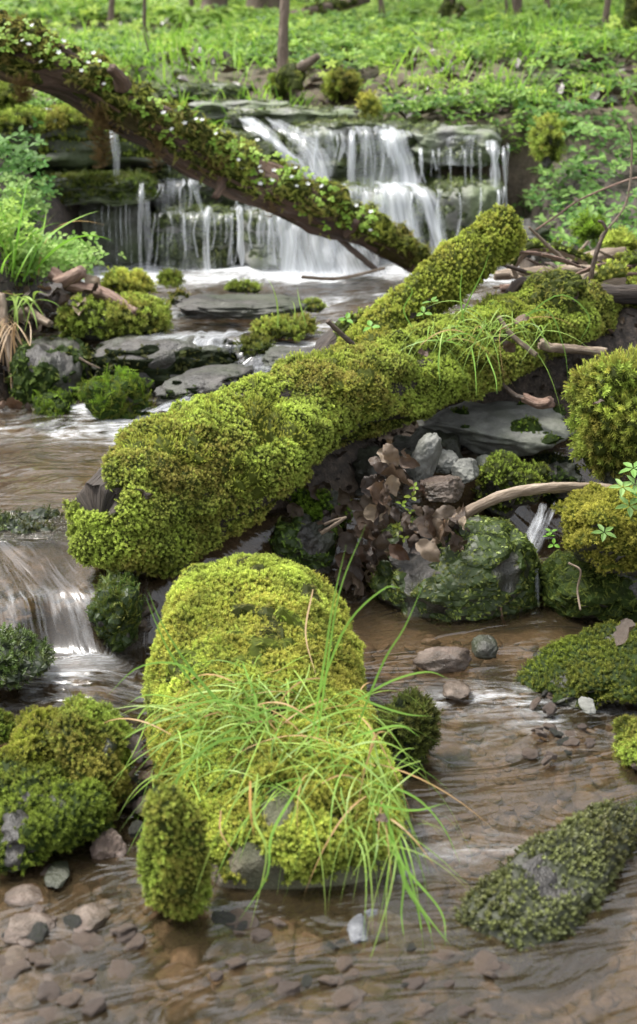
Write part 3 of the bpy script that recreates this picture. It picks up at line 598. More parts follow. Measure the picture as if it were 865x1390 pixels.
rock('mossy_rock', 'tiny moss tuft cut by the left picture edge above the three cushions', 'mossy rock', (-40, 965, 26, 1020), 2.1, .05, M_rock, mosses=[ML(pal=GR, up=-.4, seed=14)], seed=25)
rock('wet_rock', 'rounded wet rock in the white splash below the left cascade, half covered in moss', 'wet rock', (-60, 845, 78, 945), 2.3, .11, M_rock, mosses=[ML(pal=DK, mat=M_wetmoss, up=.1, cover=.6, seed=15, tpl='flat', size=.013, dens=20000)], seed=26, n=2.2)
rock('wet_rock', 'dark flat wet rock at the left picture edge above the cascade lip', 'wet rock', (-70, 688, 106, 750), 2.82, .10, M_rock, mosses=[ML(pal=DK, mat=M_wetmoss, up=-.4, cover=.6, seed=16, tpl='flat', size=.013, dens=9000)], seed=27, n=3)
rock('mossy_rock', 'dark dripping moss hump hanging beside the left cascade under the log end', 'mossy rock', (118, 775, 200, 885), 2.5, .09, M_rock, mosses=[dict(tpl='fern', size=0.0144, dens=30400, thick=.008, up=-.7, pal=dict(GR, c1=(.1, .2, .03)), seed=17, droop=1., mat=M_wetmoss)], seed=28, n=2.6, down=.02)
rock('wet_rock', 'black wet rock filling the gap between the log end and the foreground stone', 'wet rock', (190, 770, 420, 900), 2.72, .12, M_rock, seed=29, n=3)
rock('mossy_rock', 'small dark mossy rock in the stream touching the right side of the foreground stone', 'mossy rock', (500, 938, 597, 1062), 2.08, .08, M_rock, mosses=[ML(pal=dict(DK, c1=(.13, .17, .03)), up=-.3, seed=18, cover=.8, tpl='flat', size=.012)], seed=30)
rock('mossy_rock', 'dark mossy clod under the big log left of the hanging dead leaves', 'mossy rock', (360, 690, 470, 790), 2.86, .1, M_rock, mosses=[dict(tpl='fern', size=.014, dens=12000, thick=.005, up=-.5, pal=GR, seed=92, droop=.5, cover=.45, mat=M_wetmoss)], seed=93, n=2.8)
rock('mossy_rock', 'shaded clod with a bright moss cushion between log and hanging leaves', 'mossy rock', (385, 655, 480, 740), 2.95, .08, M_rock, mosses=[dict(tpl='cush', size=.012, dens=16000, thick=.005, up=-.3, pal=GR, seed=94, cover=.4)], seed=95, n=2.8)
rock('wet_rock', 'dark damp rock in the deep shade under the middle of the big log', 'wet rock', (440, 600, 590, 720), 3.15, .15, M_rock, seed=96, n=3)
# central and right group
rock('mossy_rock', 'big rounded boulder in the centre with wet grey top and leafy green moss', 'mossy rock', (498, 686, 745, 875), 2.84, .21, M_rock, mosses=[dict(tpl='fern', size=.0105, mixtpl='flat', dens=30000, thick=.005, up=-.35, pal=dict(GR, c1=(.26, .33, .07)), seed=19, droop=.5, cover=.68, mat=M_wetmoss, psc=10)], seed=31, n=2.3, sub=6, rough=.16, fine=.06)
rock('mossy_rock', 'dark wet mossy rock in shade below the hanging dead leaves', 'mossy rock', (395, 720, 560, 900), 3.0, .14, M_rock, mosses=[dict(tpl='fern', size=0.0108, dens=17100, thick=.005, up=-.5, pal=DK, seed=20, droop=.7, cover=.5, mat=M_wetmoss)], seed=32, n=3)
rock('mossy_rock', 'small moss-topped rock behind the arched branch right of the grey stones', 'mossy rock', (638, 614, 748, 712), 3.15, .1, M_rock, mosses=[ML(pal=OL, up=-.1, seed=33, tpl='cush', dens=16000)], seed=33)
rock('mossy_rock', 'large moss boulder at the right picture edge with tall upright shoots on top', 'mossy rock', (768, 478, 930, 665), 3.0, .17, M_rock, mosses=[dict(tpl='fern', size=.02, dens=14000, thick=.01, up=-.7, pal=OL, seed=34, droop=.6, lump=.012, mixtpl='cush'), dict(tpl='tall', size=.016, dens=11000, thick=.01, up=.55, pal=YG, seed=35, name='moss_shoots', spread=.12)], seed=34, n=2.2, sub=6, rough=.3)
rock('mossy_rock', 'bright yellow-green moss dome at the right edge below the large boulder, divided leaves on it', 'mossy rock', (752, 652, 900, 790), 2.72, .14, M_rock, mosses=[ML(pal=dict(YG, c1=(.34, .34, .05)), up=-.25, seed=36, lump=.01)], seed=35, n=2.3)
rock('mossy_rock', 'shaded dark green mossy base rock under the bright dome at the right', 'mossy rock', (728, 735, 910, 868), 2.76, .16, M_rock, mosses=[dict(tpl='fern', size=0.0122, dens=28500, thick=.007, up=-.55, pal=dict(GR, c1=(.2, .25, .05)), seed=37, droop=.7, cover=.8)], seed=36, n=2.6)
rock('mossy_rock', 'long low mossy slab sloping into the water at the right edge', 'mossy rock', (682, 850, 960, 962), 2.36, .17, M_rock, mosses=[ML(pal=dict(GR, c1=(.2, .25, .035)), up=-.3, seed=38, dens=24000)], seed=37, n=2.3, rot=(0, -.27, 0))
rock('mossy_rock', 'mossy stone cut by the right picture edge beside the muddy shallows', 'mossy rock', (828, 965, 950, 1068), 2.1, .1, M_rock, mosses=[ML(pal=OL, up=-.3, seed=39)], seed=38)
rock('mossy_rock', 'small mossy stone at the lower right picture edge', 'mossy rock', (838, 1085, 930, 1178), 1.9, .08, M_rock, mosses=[ML(pal=DK, up=-.3, seed=40)], seed=39)
V, f, fl = tube(pxpath([(655, 1290, 1.6), (690, 1265, 1.64), (745, 1215, 1.7), (800, 1165, 1.78), (835, 1120, 1.86)]) + np.array([0, 0, .010]), [.055, .072, .066, .05, .03], nl=60, ns=60, rough=.2, fine=.1, seed=8, flat=.72, capn=10)
e = empty('wet_rock', base_of(V), 'long slanting wet rock at the lower right with water running over it and stubby moss', 'wet rock'); mk('stone', V, f, M_rock, e)
moss(e, V, f, tpl='cush', size=.0085, dens=26000, thick=.004, up=-.3, pal=dict(DK, c0=(.03, .035, .015), c1=(.15, .17, .05)), seed=41, cover=.88, mat=M_wetmoss)
# grey stones under the log
rock('stone', 'large pale grey slab of rock wedged under the mossy log on the right', 'stone', (560, 543, 778, 630), 3.42, .16, M_grey, mosses=[ML(pal=GR, up=.5, cover=.3, dens=8000, seed=42)], seed=51, n=4, planes=5, rough=.08)
rock('stone', 'dark rock behind the grey stones in the shade of the mossy log', 'stone', (505, 575, 640, 700), 3.4, .12, M_rock, seed=52, n=3, planes=3)
rock('stone', 'upright elongated smooth grey stone leaning right beside the dead leaves', 'stone', (560, 585, 598, 655), 3.05, .03, M_grey, seed=53, n=2.6, planes=5, rough=.05, rot=(0, .35, 0))
rock('stone', 'small dark grey stone just right of the upright elongated stone', 'stone', (585, 612, 624, 645), 3.12, .04, M_grey, seed=54, planes=4, rough=.06)
rock('stone', 'small angular light grey stone nearest the moss-topped rock', 'stone', (612, 622, 652, 658), 3.08, .04, M_grey, seed=55, planes=6, n=3, rough=.05)
rock('stone', 'small grey stone peeking out behind the angular light grey stone', 'stone', (645, 617, 672, 645), 3.2, .04, M_grey, seed=56, planes=4, rough=.06)
rock('stone', 'flat brown wet stone lying below the small grey stones', 'stone', (570, 645, 632, 680), 2.98, .05, M_pebble, seed=57, planes=4, n=3, rough=.06)
rock('stone', 'dark mossy rock behind the arched branch near the right boulders', 'stone', (700, 615, 800, 700), 3.3, .1, M_rock, seed=58, mosses=[ML(pal=DK, up=-.3, cover=.6, dens=9000, seed=43)])
# left bank
rock('wet_rock', 'dark upright bank rock with patchy moss at the left above the pool', 'wet rock', (12, 450, 132, 585), 3.98, .2, M_rock, mosses=[dict(tpl='flat', size=.02, dens=7000, thick=.006, up=-.6, pal=dict(GR, c1=(.13, .2, .04)), cover=.6, seed=44)], seed=61, n=4.5, rough=.08, down=.05)
rock('mossy_rock', 'bright green drooping moss mound by the froth at the left, larger of the pair', 'mossy rock', (104, 497, 212, 600), 3.72, .13, M_rock, mosses=[dict(tpl='fern', size=.028, dens=9500, thick=.01, up=-.7, pal=dict(GR, c1=(.24, .42, .03), c0=(.03, .06, .01)), seed=45, droop=.6)], seed=62)
rock('mossy_rock', 'smaller dull green moss mound at the left edge of the pool under the bank rock', 'mossy rock', (38, 525, 104, 600), 3.74, .1, M_rock, mosses=[dict(tpl='fern', size=.024, dens=9000, thick=.008, up=-.7, pal=GR, seed=46, droop=.6)], seed=63)
rock('mossy_rock', 'long block of rock with olive moss below the driftwood on the left bank', 'mossy rock', (80, 402, 234, 468), 4.2, .14, M_rock, mosses=[ML(pal=OL, size=.02, dens=9000, up=-.5, cover=.9, seed=47)], seed=64, n=3.6, rough=.08)
rock('mossy_rock', 'round yellow-green moss hump behind the driftwood', 'mossy rock', (134, 366, 212, 412), 4.5, .12, M_rock, mosses=[ML(pal=YG, size=.02, dens=9500, seed=48)], seed=65)
rock('mossy_rock', 'small round moss knob in the pool right of the yellow-green hump', 'mossy rock', (214, 372, 248, 392), 4.75, .06, M_rock, mosses=[ML(pal=OL, size=.02, dens=9000, seed=49)], seed=66)
rock('wet_rock', 'broad stone slab of the middle step with a thin veil of water on its top', 'wet rock', (122, 448, 330, 545), 4.02, .14, M_rock, mosses=[dict(tpl='flat', size=.018, dens=7000, thick=.004, up=-.7, pal=dict(DK, c1=(.12, .15, .03)), cover=.6, seed=50, mask=lambda V_, N_: 1 - ss(N_[:, 2], .55, .8))], seed=67, n=4, rough=.07, down=.03)
rock('mossy_rock', 'low olive moss mound in the stream just left of the big log top', 'mossy rock', (337, 428, 432, 468), 4.15, .1, M_rock, mosses=[ML(pal=OL, size=.018, dens=10000, seed=51)], seed=68)
rock('mossy_rock', 'small dark moss lump beside the water chute', 'mossy rock', (318, 455, 372, 495), 4.0, .08, M_rock, mosses=[ML(pal=dict(GR, c1=(.13, .16, .03)), size=.016, dens=10000, seed=52)], seed=69)
rock('wet_rock', 'long flat wet slab beside the upper left side of the big log', 'wet rock', (215, 492, 352, 560), 3.72, .16, M_rock, seed=171, n=4, rough=.08, rot=(0, -.16, -.4), mosses=[dict(tpl='flat', size=.014, dens=6000, thick=.003, up=-.7, pal=DK, cover=.5, seed=171, mask=lambda V_, N_: 1 - ss(N_[:, 2], .5, .8))])
rock('wet_rock', 'low flat dark slab between the moss knob and the middle of the upper pool', 'wet rock', (238, 400, 420, 432), 4.45, .14, M_rock, seed=172, n=4, rough=.12)
rock('wet_rock', 'narrow wet slab stepping down beside the small dark moss lump', 'wet rock', (355, 470, 440, 510), 3.85, .1, M_rock, seed=173, n=3.6, rough=.12)
for (lb, b, Yq, sd, mm) in (('flat wet stone with green top in the middle of the upper pool', (302, 384, 362, 402), 4.75, 71, 1), ('pale domed stone breaking the upper pool beside the moss knob', (222, 396, 262, 420), 4.5, 72, 1),
        ('dark pebble rock in the upper pool behind the log', (402, 406, 446, 430), 4.45, 73, 1), ('low wet stone under ripples in the upper pool', (262, 412, 340, 430), 4.4, 74, 0), ('small dark stone near the foot of the white fall', (240, 402, 268, 414), 4.7, 75, 0)):
    rock('wet_rock', lb, 'wet rock', b, Yq, .07, M_rock, mosses=[ML(pal=OL, size=.016, dens=6000, up=.5, cover=.6, seed=sd)] if mm else (), seed=sd, n=2.6)
# foreground loose stones
rock('stone', 'rounded pinkish brown stone in front of the three moss cushions', 'stone', (124, 1122, 177, 1178), 1.8, .035, M_pink, seed=81, planes=4, rough=.06)
rock('stone', 'blue-grey jagged slate in the water below the drooping grass', 'stone', (502, 1240, 588, 1320), 1.62, .06, M_slate, seed=82, planes=9, n=3, rough=.1, rot=(.3, .2, .5))
for (lb, b, Yq, sd, mt) in (('round pale brown pebble below the front of the foreground stone', (400, 1268, 442, 1302), 1.58, 83, M_pink), ('small grey pebble left of the round pale brown one', (370, 1258, 402, 1285), 1.6, 84, M_pebble),
        ('wide flat brown stone under the rippling water at the lower left', (10, 1240, 75, 1280), 1.6, 85, M_pebble), ('flat shiny stone in the shallow water at the lower left', (62, 1178, 96, 1196), 1.72, 86, M_rock),
        ('submerged rounded stone at the lower left, centre of the gravel', (98, 1232, 150, 1262), 1.62, 87, M_pebble), ('brown stone under water behind the pool edge in front of the central boulder', (560, 878, 642, 915), 2.42, 88, M_pebble),
        ('wet grey stone breaking the water before the small spill', (640, 862, 676, 896), 2.5, 89, M_rock), ('small white stone on the mud at the right', (786, 950, 808, 964), 2.2, 90, M_grey), ('brown stone at the front edge of the dark pool', (600, 925, 640, 950), 2.3, 91, M_pebble),
        ('grey stone at the waterline under the foreground stone, right front', (470, 1250, 500, 1272), 1.6, 92, M_slate)):
    rock('stone', lb, 'stone', b, Yq, .035, mt, seed=sd, planes=4, sub=4, rough=.1)
# many small wet stones poking out of the shallows
gs = np.random.default_rng(17); pr_ = []
for k in range(6):
    V, f = blob((0, 0, 0), (1, gs.uniform(.6, .9), gs.uniform(.35, .6)), seed=300 + k, sub=3, n=3.2, rough=.25, planes=6); pr_.append(mk('pebble', V, f, [M_pebble, M_pink, M_rock, M_slate, M_pebble, M_grey][k]))
us = [0] * 6
def pebbles(n, x0, x1, y0, y1, z0, z1, s0, s1, label, group):
    for i in range(n):
        k = int(gs.choice([0, 1, 2, 4, 0])); o = pr_[k] if not us[k] else pr_[k].copy()
        if us[k]: COL.objects.link(o)
        us[k] = 1; p = atz(gs.uniform(x0, x1), gs.uniform(y0, y1), gs.uniform(z0, z1)); s_ = gs.uniform(s0, s1) * (1.5 if gs.random() < .15 else 1); o.location = [float(a) for a in p]; o.scale = (s_,) * 3; o.rotation_euler = (gs.normal(0, .25), gs.normal(0, .25), gs.uniform(0, 6.3)); tag(o, label, 'pebble', group)
pebbles(60, -5, 195, 1185, 1385, -.016, .003, .009, .022, 'small wet stone half submerged in the shallow water at the lower left', 'stones in the lower left shallows')
pebbles(46, 280, 560, 1245, 1385, -.018, .002, .009, .02, 'small wet stone in the shallows below the front of the foreground stone', 'stones below the foreground stone')
pebbles(34, 700, 865, 935, 1040, .0, .016, .006, .016, 'small stone lying on the brown mud shallows at the right', 'stones on the right mud')
pebbles(16, 176, 215, 1000, 1160, .0, .03, .01, .02, 'small wet stone in the crevice between the moss cushions and the foreground stone', 'stones in the left crevice')
pebbles(26, 560, 700, 1290, 1385, -.015, .0, .008, .018, 'small stone under rippling water near the bottom right', 'stones near the bottom right')
for k in range(6):
    if not us[k]: bpy.data.objects.remove(pr_[k])
#@@LOGS
# ------------------------------------------------------------------ logs
def log(name, label, cat, path, rad, mat, mosses, group=None, **kw):
    V, f, fl = tube(path, rad, **kw); e = empty(name, base_of(V), label, cat, group); mk('wood', V, f, mat, e, flow=fl)
    for q in mosses: moss(e, V, f, **q)
    return e, V
def logmask(V_, N_):
    a = at(112, 680, 2.5); q = np.exp(-(((V_[:, 0] - a[0]) / .085) ** 2 + ((V_[:, 2] - a[2] + .01) / .05) ** 2)); return 1 - ss(q + .3 * fbm(V_ * 25, 3, 91), .45, .65)
pm = pxpath([(142, 712, 2.58), (195, 690, 2.67), (265, 640, 2.80), (380, 572, 3.0), (500, 530, 3.2), (620, 487, 3.42), (740, 445, 3.62), (830, 425, 3.8), (920, 420, 4.0)])
e, Vlog = log('fallen_log', 'thick moss-covered log lying diagonally across the middle of the stream, broken end at the left', 'log', pm, [.07, .1, .115, .10, .092, .086, .085, .085, .08], M_dark,
    [dict(tpl='frond', size=.0084, dens=88000, thick=.012, up=-.5, upw=.3, pal=dict(OL, c1=(.53, .65, .12), c2=(.38, .32, .08)), seed=60, lump=.020, mixtpl='cush', spread=.6, mask=logmask),
     dict(tpl='tall', size=.007, dens=22000, thick=.013, up=.1, pal=dict(YG, c1=(.5, .58, .10)), seed=61, cover=.45, psc=8, name='moss_shoots', spread=.4, lump=.020, mask=logmask)],
    nl=300, ns=130, rough=.30, fine=.06, seed=4, capn=10, jag=(.5, 0), freq=2.2, knots=((.23, -1.2, .1, .035), (.16, -.6, .1, .03), (.05, -1.4, .07, .02)))
log('mossy_stub', 'short thick mossy branch stub rising steeply from behind the big log', 'stub', pxpath([(455, 505, 3.36), (520, 452, 3.45), (590, 395, 3.56), (645, 345, 3.66), (682, 312, 3.74)]), [.038, .046, .05, .054, .055], M_dark,
    [dict(tpl='cush', size=.011, dens=36000, thick=.008, up=-.75, pal=dict(YG, c1=(.42, .50, .08)), seed=62, lump=.012, mixtpl='frond', cover=.93)], nl=90, ns=50, rough=.12, seed=9, capn=8)
log('dark_branch', 'dark bare rotten wood piece at the foot of the mossy stub', 'branch', pxpath([(430, 500, 3.5), (470, 462, 3.55), (515, 425, 3.6)]), [.035, .04, .02], M_dark, [dict(tpl='cush', size=.014, dens=4000, thick=.004, up=.5, pal=OL, cover=.4, seed=63)], nl=40, ns=30, rough=.3, fine=.15, seed=10, jag=(.8, 1))
pu = pxpath([(-90, 20, 4.85), (-10, 62, 4.9), (100, 105, 4.93), (220, 178, 4.98), (330, 236, 5.02), (430, 285, 5.07), (520, 326, 5.12), (590, 370, 5.18)])
e, Vup = log('leaning_log', 'brown log leaning diagonally before the waterfall with moss and white flowers on top', 'log', pu, [.085, .082, .078, .078, .075, .066, .05, .035], M_bark,
    [dict(tpl='frond', size=.024, dens=13000, thick=.014, up=-.05, upw=.3, pal=dict(OL, c1=(.46, .52, .09), c2=(.34, .25, .08)), seed=64, lump=.03, mixtpl='fern', cover=.74, psc=6),
     dict(tpl='fern', size=.032, dens=1800, thick=.003, up=-.7, upw=.3, pal=dict(c0=(.06, .05, .015), c1=(.2, .14, .05), c2=(.22, .12, .05)), seed=65, cover=.25, psc=7, droop=1.6, name='hanging_moss')],
    nl=200, ns=70, rough=.26, fine=.12, seed=12, capn=5, freq=2.5)
for (pa, pb, rr) in (((168, 118, 4.86), (150, 92, 4.80), .02), ((300, 245, 4.95), (292, 268, 4.9), .016), ((470, 318, 5.05), (484, 300, 5.0), .014)):
    v_, f_, l_ = tube(pxpath([pa, ((pa[0] + pb[0]) / 2 + 3, (pa[1] + pb[1]) / 2, (pa[2] + pb[2]) / 2), pb]), [rr * 1.5, rr, rr * .8], nl=20, ns=14, rough=.2, fine=.1, seed=int(pa[0]), capn=3, jag=(0, .8)); mk('branch_stub', v_, f_, M_bark, e, flow=l_)
# beards of moss hanging under the leaning log
g = np.random.default_rng(8)
def beard(label, px, py, w, L, Y, n=260):
    c = at(px, py, Y); k = mpp(c); P = c + xyz(g.normal(0, w * k / 3, n), g.normal(0, .012, n), -g.random(n) ** 1.3 * L * k)
    P[:, 0] -= (P[:, 0] - c[0]) * np.clip((c[2] - P[:, 2]) / (L * k), 0, 1) * .6
    iv, fi, tt = instance(P, norm(xyz(g.normal(0, .3, n), -.4 + 0 * P[:, 0], -1 + 0 * P[:, 0])), g.uniform(.02, .04, n), g.uniform(0, 6.3, n), TPL['fern'])
    cc = np.array([.13, .08, .035]) + tt[..., None] * np.array([.16, .12, .05]) ; tag(mk('moss_beard', iv, fi, M_moss, col=cc.reshape(-1, 3), smooth=False), label, 'hanging moss')
beard('long brown beard of moss hanging from the leaning log at the left', 136, 150, 22, 75, 4.86, 320)
beard('thin brown strand of moss hanging under the middle of the leaning log', 212, 185, 6, 45, 4.9, 70)
beard('short brown moss tuft hanging at the far left under the leaning log', 30, 110, 18, 25, 4.82, 120)
beard('tiny hanging root strand under the right part of the leaning log', 370, 265, 5, 28, 4.98, 50)
beard('short moss fringe under the leaning log above the white fall', 290, 215, 26, 30, 4.93, 120)
# sticks
def stick(label, pts, r, mat=M_stick, nm='stick', side=(), seed=0, mo=None, cat='stick'):
    pth_ = np.array(pxpath(pts)); r = np.interp(np.linspace(0, 1, len(pts)), np.linspace(0, 1, len(r)), r)
    V, f, fl = tube(pth_, r, nl=50, ns=16, rough=.18, fine=.05, seed=seed, capn=3, jag=(.6, .6))
    if not side and not mo: return tag(mk(nm, V, f, mat, flow=fl), label, cat)
    e = empty(nm, base_of(V), label, cat); mk('stem', V, f, mat, e, flow=fl)
    for i, (sp_, sr) in enumerate(side):
        v2, f2, l2 = tube(np.array(pxpath(sp_)), sr, nl=24, ns=10, rough=.15, seed=seed + i, capn=2); mk('side_twig', v2, f2, mat, e, flow=l2)
    if mo: moss(e, V, f, **mo)
    return e
stick('arched pale brown branch reaching from the dead leaves to the right picture edge', [(600, 722, 2.78), (622, 704, 2.77), (660, 682, 2.76), (700, 668, 2.76), (750, 662, 2.78), (810, 663, 2.85), (880, 672, 2.9)], [.008, .011, .012, .011, .011, .009], seed=2)
stick('short broken stick lying on the right of the big log, knobbed left end', [(735, 466, 3.42), (748, 472, 3.42), (780, 474, 3.44), (822, 478, 3.46)], [.014, .012, .011, .011], seed=3)
stick('thin grey stick leaning across the grass tuft on the big log', [(677, 430, 3.33), (695, 455, 3.31), (728, 482, 3.28)], [.005, .006, .006], seed=4)
stick('thin broken twig sticking out at the left of the mossy stub', [(445, 436, 3.3), (462, 452, 3.3), (482, 470, 3.3)], [.006, .006, .006], seed=5, mat=M_darkstick)
stick('long pale stick lying level across the woodpile at the right', [(672, 374, 3.95), (730, 370, 3.95), (800, 368, 3.95), (860, 372, 3.98)], [.014, .016, .018, .016], seed=6)
stick('thick pale driftwood pointing up to the right behind the woodpile', [(770, 372, 4.15), (800, 358, 4.15), (850, 342, 4.15)], [.03, .034, .016], seed=7)
stick('short hollow log stump with dark broken end in the woodpile', [(745, 415, 3.78), (790, 394, 3.76), (845, 378, 3.74)], [.035, .038, .04], M_stick, nm='log_piece', seed=8, mo=dict(tpl='cush', size=.016, dens=5000, thick=.005, up=.3, pal=YG, cover=.45, seed=66), cat='log piece')
stick('bent grey branch arching over the woodpile from the left', [(690, 372, 4.0), (715, 340, 4.0), (750, 338, 4.0), (790, 352, 3.98), (810, 372, 3.96)], [.01, .012, .013, .013], seed=9, mo=dict(tpl='cush', size=.016, dens=6000, thick=.005, up=.1, pal=OL, cover=.5, seed=67))
stick('dark upright twig with forked tip standing in the woodpile', [(799, 394, 3.72), (808, 350, 3.72), (818, 322, 3.72), (824, 312, 3.72)], [.007, .006, .005, .004], M_darkstick, side=[([(824, 312, 3.72), (818, 302, 3.72), (812, 300, 3.72)], [.004, .004, .003])], seed=10)
stick('thin diagonal grey twig behind the mossy stub', [(718, 308, 3.85), (740, 330, 3.85), (772, 358, 3.85)], [.003, .005, .006], M_stick, seed=11)
stick('curved dark stick low in the woodpile next to the stub', [(690, 400, 3.7), (705, 385, 3.72), (730, 380, 3.74), (760, 384, 3.76)], [.013, .014, .013, .012], M_darkstick, seed=12)
stick('reddish dark stick at the base of the woodpile', [(680, 392, 3.8), (716, 392, 3.8), (745, 400, 3.8)], [.012, .01, .008], M_drift, seed=13)
stick('pale forked stick in front of the level stick', [(695, 372, 3.85), (710, 380, 3.82), (740, 390, 3.8)], [.008, .008, .006], M_stick, side=[([(702, 376, 3.83), (697, 366, 3.83), (694, 360, 3.83)], [.007, .006, .005])], seed=14)
stick('dark rotten branch ending at the right picture edge above the moss boulder', [(800, 392, 3.7), (835, 400, 3.68), (890, 398, 3.7)], [.02, .026, .03], M_dark, nm='branch', seed=15, cat='branch')
stick('long mossy branch at the right picture edge behind the hollow stump', [(820, 368, 3.9), (850, 360, 3.9), (900, 350, 3.9)], [.016, .018, .02], M_bark, nm='branch', seed=16, mo=dict(tpl='cush', size=.016, dens=8000, thick=.005, up=.0, pal=OL, seed=68), cat='branch')
stick('slanting broken stick under the log above the grey slab', [(712, 540, 3.36), (732, 548, 3.34), (748, 546, 3.32)], [.012, .013, .014], M_drift, seed=17)
stick('short thin twig hanging under the log above the grey slab', [(680, 520, 3.4), (698, 536, 3.38), (716, 542, 3.36)], [.006, .007, .006], M_darkstick, seed=18)
stick('weathered reddish driftwood lying on the left bank rocks', [(72, 372, 4.3), (100, 388, 4.25), (145, 400, 4.18), (186, 424, 4.1)], [.022, .02, .018, .012], M_drift, nm='driftwood', side=[([(78, 384, 4.27), (92, 380, 4.25), (112, 368, 4.22)], [.02, .024, .018])], seed=19, cat='driftwood')
stick('short pale stub poking out of the left bank soil', [(38, 420, 4.1), (54, 432, 4.07), (68, 440, 4.05)], [.012, .013, .012], M_stick, seed=20)
stick('thin pale twig across the left bank rock', [(108, 486, 3.84), (122, 494, 3.84), (136, 500, 3.84)], [.003, .003, .002], M_stick, seed=21)
stick('dark curved root standing in the left bank soil', [(2, 400, 4.05), (8, 450, 4.0), (15, 500, 3.92), (28, 545, 3.88)], [.012, .012, .01, .008], M_stick, nm='root', seed=22, cat='root')
stick('thin dark pole slanting down into the pool behind the leaning log', [(437, 300, 5.15), (470, 332, 5.12), (510, 366, 5.1)], [.01, .011, .01], M_darkstick, nm='pole', seed=23, cat='pole')
stick('slender grey twig floating at the pool edge below the leaning log', [(410, 376, 5.0), (460, 378, 5.0), (522, 364, 5.0)], [.006, .006, .005], M_stick, seed=24)
stick('pair of thin pale twigs poking out below the dead leaves', [(436, 724, 2.75), (455, 712, 2.75), (470, 702, 2.75)], [.004, .004, .003], M_stick, side=[([(440, 712, 2.76), (455, 706, 2.76), (470, 702, 2.76)], [.003, .003, .002])], seed=25)
stick('thin curled dry stem hanging over the small spill', [(686, 850, 2.68), (680, 830, 2.68), (682, 808, 2.7), (690, 795, 2.72)], [.003, .003, .003, .002], M_drift, seed=26)
stick('thin dry stem curling down the mossy rock at the right', [(772, 764, 2.56), (788, 775, 2.55), (784, 800, 2.55), (788, 828, 2.52)], [.002, .002, .002, .002], M_stick, seed=27)
stick('long bare hanging vine twig at the upper right above the woodpile', [(728, 312, 4.3), (760, 290, 4.3), (790, 270, 4.3), (850, 245, 4.3), (880, 240, 4.3)], [.003, .003, .003, .003], M_drift, seed=28)
stick('pale green-brown bramble stem curving up at the right edge', [(815, 322, 4.2), (850, 275, 4.2), (858, 200, 4.2), (852, 165, 4.2)], [.003, .003, .003, .002], M_stick, seed=29)
gt = np.random.default_rng(31)
for i in range(46):
    x0, y0 = gt.uniform(690, 860), gt.uniform(345, 430); a_ = gt.normal(.1, .8); l_ = gt.uniform(40, 110); Yq = gt.uniform(3.65, 4.05); dx, dy = l_ * math.cos(a_), l_ * math.sin(a_) * .5
    o = stick('thin bare twig tangled among the thicker sticks of the woodpile', [(x0 - dx / 2, y0 - dy / 2, Yq), (x0 + gt.normal(0, 5), y0 + gt.normal(0, 5), Yq + .03), (x0 + dx / 2, y0 + dy / 2, Yq + .08)], [.003, .006, .003], [M_stick, M_darkstick, M_drift][i % 3], nm='twig', seed=200 + i, cat='twig'); o['group'] = 'twigs tangled in the woodpile'
V, f = blob(at(752, 408, 3.62), (.07, .08, .07), seed=70, rough=.25)
e = empty('moss_mound', base_of(V), 'olive moss mound bulging over the right part of the big log beside the woodpile', 'moss mound'); mk('mound', V, f, M_dark if False else M_soil, e, col=np.tile([.05, .03, .02], (len(V), 1)))
moss(e, V, f, tpl='frond', size=.018, dens=14000, thick=.01, up=-.5, pal=OL, seed=71, cover=.85)
#@@LEAVES
# ------------------------------------------------------------------ dead leaves
g = np.random.default_rng(77)
def dead_mesh(k):
    n = 12; u = np.linspace(0, 1, n); v = np.linspace(-1, 1, 9); U, Vv = np.meshgrid(u, v, indexing='ij')
    w = np.sin(np.pi * np.clip(U, .02, .98) ** .8) ** .8 * (.24 + .12 * np.abs(np.sin(U * (6 + 2 * k) + k)) * (1 - U) + .05 * (k % 3)); X = U - .5; Y = Vv * w
    c1, c2 = g.uniform(.2, 1.5), g.uniform(-1.2, 1.2); Z = c1 * Y ** 2 * (1 + U) + c2 * .35 * X ** 2 + .10 * vn(xyz(X * 4, Y * 5, k), k) + .03 * vn(xyz(X * 13, Y * 14, k), k) - .10 * np.abs(Vv) ** 1.5 * (k % 2) + .08 * np.sin(U * 9 + k) * Vv
    P = np.stack([X, Y, Z], -1).reshape(-1, 3); i = np.arange(n - 1)[:, None] * 9; j = np.arange(8)[None]; Fc = np.stack([i + j, i + j + 1, i + 10 + j, i + 9 + j], -1).reshape(-1, 4)
    return P, Fc
protos = []
for k in range(7):
    P, Fc = dead_mesh(k); o = mk('dead_leaf', P, Fc, M_dead); protos.append(o)
used = [False] * 7
def dleaf(p, s, rot, label, group):
    k = int(g.integers(7)); o = protos[k]
    if used[k]: o = protos[k].copy(); COL.objects.link(o)
    used[k] = True; o.location = [float(a) for a in p]; o.scale = (s, s, s); o.rotation_euler = [float(a) for a in rot]; tag(o, label, 'dead leaf', group)
def pile(n, x0, x1, y0, y1, Y0, Y1, s0, s1, label, group, hang=.0):
    for i in range(n):
        px, py = g.uniform(x0, x1), g.uniform(y0, y1); p = at(px, py, g.uniform(Y0, Y1))
        dleaf(p, g.uniform(s0, s1), (g.normal(hang * 1.6, .45 + .3 * (hang < .5)), g.normal(hang * .9, .6), g.uniform(0, 6.3) if hang < .5 else g.normal(0, .9)), label, group)
